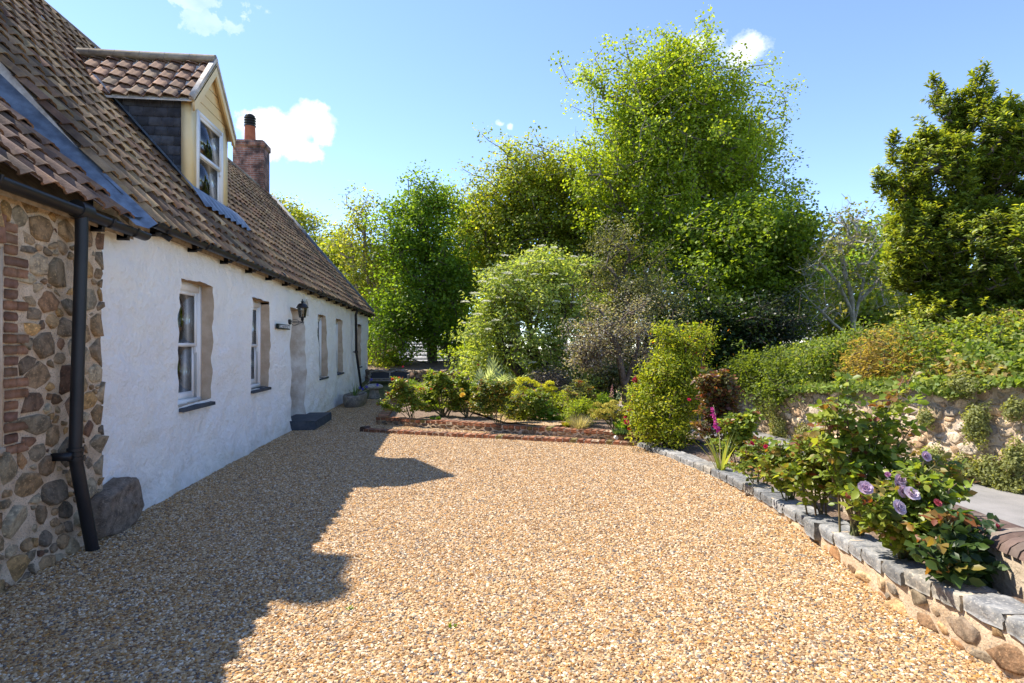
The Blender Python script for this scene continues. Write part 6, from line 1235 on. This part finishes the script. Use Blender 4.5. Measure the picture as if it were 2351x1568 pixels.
spire('slender pink foxglove spire in front of the purple-black bush', 1241, 878, 912, 12.2, (.45, .18, .30)); spire('pale pink foxglove spire by the dark gap', 1404, 896-15, 910, 12.6, (.60, .32, .34)); spire('green-budded foxglove spire among the sword leaves', 1430-10, 885, 915, 12.4, (.25, .32, .18))
# cardoon
def cardoon(label, q, s=1.0):
    root = tag(empty('cardoon', tuple(q)), label, 'cardoon', 'silver cardoons'); mb = MB()
    for k in range(20):
        az = rng.uniform(0, 6.28); dr = np.array([math.cos(az), math.sin(az), 0]); ln = rng.uniform(.15, .95); L = rng.uniform(.6, 1.0)*s; sd = np.array([-dr[1], dr[0], 0]); mid = [np.array(q)+dr*L*(ln*t*.7+.25*ln*t*t)+np.array([0, 0, L*(t*1.0-.75*ln*t*t)]) for t in np.linspace(0, 1, 12)]
        for i in range(2, 12):
            t = i/11; w_ = .17*s*math.sin(math.pi*min(.97, t*.9+.06)); c = palette(1, [(.30, .37, .30), (.40, .47, .40), (.22, .29, .22)], .08)[0]
            for sg in (-1, 1):
                p = mid[i]; e = p+sd*sg*w_+(mid[i]-mid[i-1])*1.3+np.array([0, 0, .03]); mb.add([mid[i-1], p, e], [(0, 1, 2)], c); mb.add([mid[i-1]-(mid[i]-mid[i-1])*.2, mid[i-1]+(mid[i]-mid[i-1])*.5, p+sd*sg*w_*.7+(mid[i]-mid[i-1])*.5], [(0, 1, 2)], c*.9)
    mb.build('leaves', M['leaf'], root)
cardoon('silver-leaved cardoon in full sun in front of the elder', P(1108, 942, 13.1), 1.25); cardoon('taller greyer cardoon just behind the sunlit one', P(1142, 938, 13.5), 1.45); cardoon('shaded cardoon leaves to the right of the sunlit one', P(1180, 938, 13.5), 1.0)
# small blue irises
def iris(label, base, heads_, nb_, L, col=(.10, .09, .50), group='blue irises'):
    root = tag(empty('iris', tuple(base)), label, 'iris', group); mb = MB(); blades(mb, tuple(base), nb_, L, .014, [(.10, .17, .06), (.15, .24, .08)], lean=.6, spread=.10)
    for (u, v, d) in heads_: mb.tube([tuple(base), tuple(P(u, v, d))], .004, 4)
    mb.build('leaf_blades', M['leaf'], root)
    for (u, v, d) in heads_:
        mh = MB(); n = 14; leaves(mh, np.tile(np.array(P(u, v, d)), (n, 1)), rng.normal(size=(n, 3)), .055, palette(n, [col, tuple(np.array(col)*1.4)], .15), T6, .7); mh.build('flower', M['petal'], root)
iris('blue irises growing from the granite trough', (-2.5, 16.0, .27), [(826, 889, 15.8), (832, 893, 15.6), (852, 872, 16), (866, 884, 16), (842, 887, 15.8)], 36, .40)
iris('violet irises behind the gnarled rose bush', bz(985, 915), [(997, 870, 13.5), (1003, 873, 13.5), (994, 882, 13.4), (1000, 885, 13.4)], 20, .5, (.20, .16, .45)); iris('pair of blue irises left of the cardoons', bz(1098, 920), [(1087, 889, 12.8), (1099, 881, 12.8), (1104, 884, 12.8)], 14, .5, (.16, .15, .55)); iris('mauve flowers behind the yellow rose', bz(1060, 915), [(1065, 866, 13.4), (1073, 869, 13.4), (1059, 873, 13.4)], 16, .5, (.30, .18, .35))
for lab, u, v, ru, rv, cl in [('fresh green perennial behind the two open yellow roses', 1100, 912, 34, 26, SYC), ('yellow-green leafy perennial right of the cardoons', 1165, 915, 36, 26, [(.36, .42, .05), (.28, .36, .05), (.44, .42, .08)]), ('grey-green mound behind the small rose bush', 1205, 918, 34, 24, [(.26, .32, .18), (.33, .38, .24), (.18, .24, .12)]), ('soft green mound in front of the purple-black bush', 1292, 925, 30, 24, SYC),
 ('pinkish-green perennial behind the lavender', 1325, 925, 26, 24, [(.28, .30, .10), (.34, .24, .18), (.22, .28, .08)]), ('bright green mound left of the yellow spurge', 1370, 925, 24, 20, GRN), ('light green plant behind the gnarled rose bush', 1000, 895, 36, 22, SYC), ('dark green plant behind the first rose bush', 935, 893, 30, 20, GRN), ('olive perennial between the yellowing rose and the small rose', 1190, 938, 24, 20, YEL), ('fresh leafy plant at the foot of the straggling rose', 1330, 948, 24, 20, SYC)]:
    d_ = 1.48*F/(v+rv+8-HV); tree('perennial', lab, 'bedding plant', 'leafy perennials filling the flower bed', [lobe(u, v, d_, ru, rv)], [stem((u, v+rv+6, d_), (u, v, d_))], 120, 24, .05, cl, sig=.075, rtip=.003, rmax=.012, step=.1, bough=5, bsig=.09, aspect=.45, inner=.2)
# small ground plants filling the bed
for i, (lab, u, v, w_, h_, n, cl) in enumerate([('low green plant at the left end behind the straggling rose', 1290, 968, .16, .16, 140, GRN), ('yellow and orange leafed low plant by the coping', 1310, 980, .14, .12, 160, [(.30, .34, .05), (.45, .28, .05), (.20, .26, .04)]), ('ferny green plant at the foot of the crimson rose', 1445, 990, .22, .22, 300, [(.16, .28, .04), (.10, .2, .03)]), ('blue-grey low plant at the right end of the low wall', 1425, 998, .14, .12, 200, EUL), ('weedy green plant in front of the first rose bush', 1000, 965, .12, .10, 60, GRN), ('low green plant right of the second rose bush', 1190, 930, .35, .3, 420, GRN), ('leafy ground cover under the two open yellow roses', 1060, 940, .35, .22, 380, SYC), ('leafy ground cover under the gnarled rose', 985, 940, .3, .2, 300, SYC), ('leafy ground cover along the middle of the bed', 1130, 915, .5, .35, 520, SYC), ('tangled green leaves at the foot of the elder', 1100, 900, .7, .4, 700, GRN), ('tangled green leaves below the purple tree', 1380, 925, .5, .35, 500, DRK), ('mixed green leaves behind the small rose', 1215, 925, .35, .28, 300, SYC), ('dark leafy plant behind the spurge', 1300, 925, .35, .3, 320, GRN)]):
    clump(lab, 'small_plant', 'bedding plant', bz(u, v), w_, h_, n, cl, .35, 1.2, 'low plants in the flower bed', part='leaves')
for lab, u, v in [('tiny weed growing in the sunlit gravel near the bottom of the photo', 1570, 1842), ('tiny weed by the rounded end of the lower shadow', 800, 1400), ('small weed in the gravel near the middle of the drive', 1040, 1440), ('weed at the foot of the white wall just right of the boulder', 372, 1142), ('second weed along the foot of the white wall', 400, 1128), ('weed at the foot of the white wall below the first window', 445, 1102)]:
    if v < 1568: clump(lab, 'weed', 'weed', G(u, v), .02, .035, 10, GRN, .3, 1.2, 'weeds in the gravel', part='leaves')
# crimson rose beside the honeysuckle bush
b = bz(1462, 1000); d = dep(b)
rose('tall rose with crimson-pink blooms in a line up the side of the bright bush', b, [(1470, 860, d), (1458, 880, d), (1450, 920, d), (1445, 950, d), (1475, 900, d)], 600, .04, flowers=[(1462, 868, d-.1, .055, CRM), (1470, 863, d, .045, CRM), (1458, 874, d-.1, .05, CRM), (1478, 855, d, .03, CRM), (1459, 890, d, .035, CRM), (1455, 910, d-.1, .055, CRM), (1448, 925, d, .05, (.62, .05, .12)), (1452, 937, d-.1, .06, (.62, .04, .10)), (1446, 944, d, .055, CRM), (1436, 957, d, .035, CRM), (1466, 965, d-.2, .045, (.6, .1, .15)), (1438, 970, d-.2, .05, CRM), (1443, 981, d-.2, .05, (.62, .06, .1)), (1476, 962, d-.2, .03, CRM)], tipred=.1, cane=.006)
# ------------------------------------------------------------------ rose bed on the right
def kz(u, v):
    p = G(u, v, .12)
    for _ in range(3): p = G(u, v, float(kerb_top(p.y))-.05)
    return p
PUR = [(.13, .05, .035), (.20, .09, .06), (.09, .09, .03), (.12, .14, .05)]
b = kz(1665, 1062); d = dep(b)
rose('tall rose with dark reddish-purple leaves right of the bright bush', b, dome(1650, 1020, d, 40, 150, 9)+[(1608, 865, d), (1617, 880, d), (1668, 862, d), (1640, 870, d)], 1500, .05, cols=PUR, flowers=[(1582, 918, d, .03, CRM)], tipred=.6, lift=.35, branch=3)
b = kz(1700, 1072); d = dep(b)
rose('green rose bush behind the magenta gladiolus', b, dome(1700, 1040, d, 42, 100, 7), 800, .05, tipred=.2)
# gladiolus
b = kz(1655, 1088); d = dep(b); root = tag(empty('gladiolus', tuple(b)), 'magenta gladiolus with long sword leaves bending over the setts', 'gladiolus'); mb = MB()
blades(mb, tuple(b), 22, .62, .03, [(.16, .24, .06), (.22, .30, .09), (.34, .34, .10)], lean=.45, spread=.05, bend=.8)
mb.tube([tuple(b), tuple(P(1652, 1000, d)), tuple(P(1638, 930, d))], [.006, .005, .003], 5); mb.build('leaf_blades', M['leaf'], root)
for k in range(8):
    t = k/7; c = P(1646-12*t*.9, 985-48*t, d); mb = MB(); n = 7; leaves(mb, np.tile(np.array(c), (n, 1))+rng.normal(0, .006, (n, 3)), rng.normal(size=(n, 3))*.7+np.array([0, -1, .2]), .042*(1.15-.5*t), palette(n, [(.50, .04, .24), (.60, .09, .34)], .12), T6, .85); mb.build('flower', M['petal'], root)
for lab, bu, bv, dm, nl, fl, ls in [
 ('low rose bush with red new shoots, first after the gladiolus', 1745, 1120, [(1738, 1090, 0, 42, 75, 7)], 900, [(1726, 1018, -.1, .03, CRM)], .05),
 ('bushy green rose bush second after the gladiolus', 1815, 1160, [(1800, 1110, 0, 45, 90, 8)], 1100, [(1758, 1025, 0, .022, CRM)], .055),
 ('leafy rose bush without flowers, right behind the lilac roses by the boundary wall', 2020, 1262, [(2150, 1130, .25, 60, 70, 7)], 1300, [], .058),
 ('medium rose bush left of the tallest rose, bare stems at its foot', 1880, 1195, [(1870, 1130, 0, 52, 120, 8)], 1300, [], .06)]:
    b = kz(bu, bv); d = dep(b); tops = []
    for (u, v, dd, ru, rv, n) in dm: tops += dome(u, v, d+dd, ru, rv, n)
    rose(lab, b, tops, nl, ls*.85, dens=1.3, flowers=[(u, v, d+dd, r, c) for (u, v, dd, r, c) in fl], tipred=.5, branch=3, lift=.3)
b = kz(1960, 1245); d = dep(b)+.05
rose('tallest rose, long bronze-tipped canes reaching above the wall across the lane', b, [(1945, 870, d), (1925, 900, d), (1965, 905, d+.1), (1890, 960, d), (2075, 868, d+.1), (2100, 850, d+.2), (2060, 900, d), (2010, 960, d), (1870, 1000, d), (2090, 985, d), (1985, 985, d+.1), (2040, 1010, d), (1905, 1030, d), (2130, 1030, d+.1), (1955, 1060, d-.1), (2080, 1075, d-.1)], 2300, .056, dens=1.0, cols=ROSE, flowers=[], tipred=.35, branch=2, lift=.25, cane=.009, spread=.085)
b = kz(2085, 1300); d = dep(b)
rose('rose bush with a cluster of pale lilac roses', b, [(1975, 1120, d), (2010, 1150, d), (2050, 1110, d), (2090, 1085, d), (2120, 1060, d), (2150, 1100, d), (2180, 1130, d), (2125, 1150, d-.1), (2060, 1190, d-.1), (2150, 1190, d), (2010, 1200, d), (2100, 1200, d-.15)], 1900, .048, dens=1.1, flowers=[(1986, 1121, d-.1, .046, LIL), (2062, 1113, d, .04, LIL), (2092, 1135, d-.1, .05, (.66, .56, .66)), (2072, 1128, d-.05, .04, LIL), (2062, 1165, d-.2, .048, (.62, .53, .62)), (2066, 1102, d, .04, LIL), (2125, 1048, d, .035, LIL), (2160, 1160, d, .035, (.6, .42, .58)), (2205, 1188, d-.05, .036, (.66, .56, .72)), (2038, 1090, d, .02, (.45, .2, .35))], tipred=.25, branch=3, cane=.012, lift=.3)
b = kz(2200, 1345); d = dep(b)
rose('nearest rose, low with large dark glossy leaves and bronze shoots', b, [(2110, 1240, d), (2135, 1280, d-.1), (2170, 1190, d), (2200, 1175, d+.05), (2240, 1190, d+.1), (2280, 1210, d+.1), (2300, 1260, d+.1), (2220, 1250, d-.1), (2170, 1250, d-.1), (2260, 1290, d-.05), (2310, 1320, d), (2180, 1300, d-.15)], 1250, .058, dens=.85, cols=[(.045, .085, .02), (.07, .12, .025), (.03, .06, .015)], flowers=[(2290, 1210, d, .022, (.5, .1, .12)), (2152, 1155, d, .025, (.5, .1, .12))], tipred=.4, branch=2, cane=.008, spread=.075)
#@@END
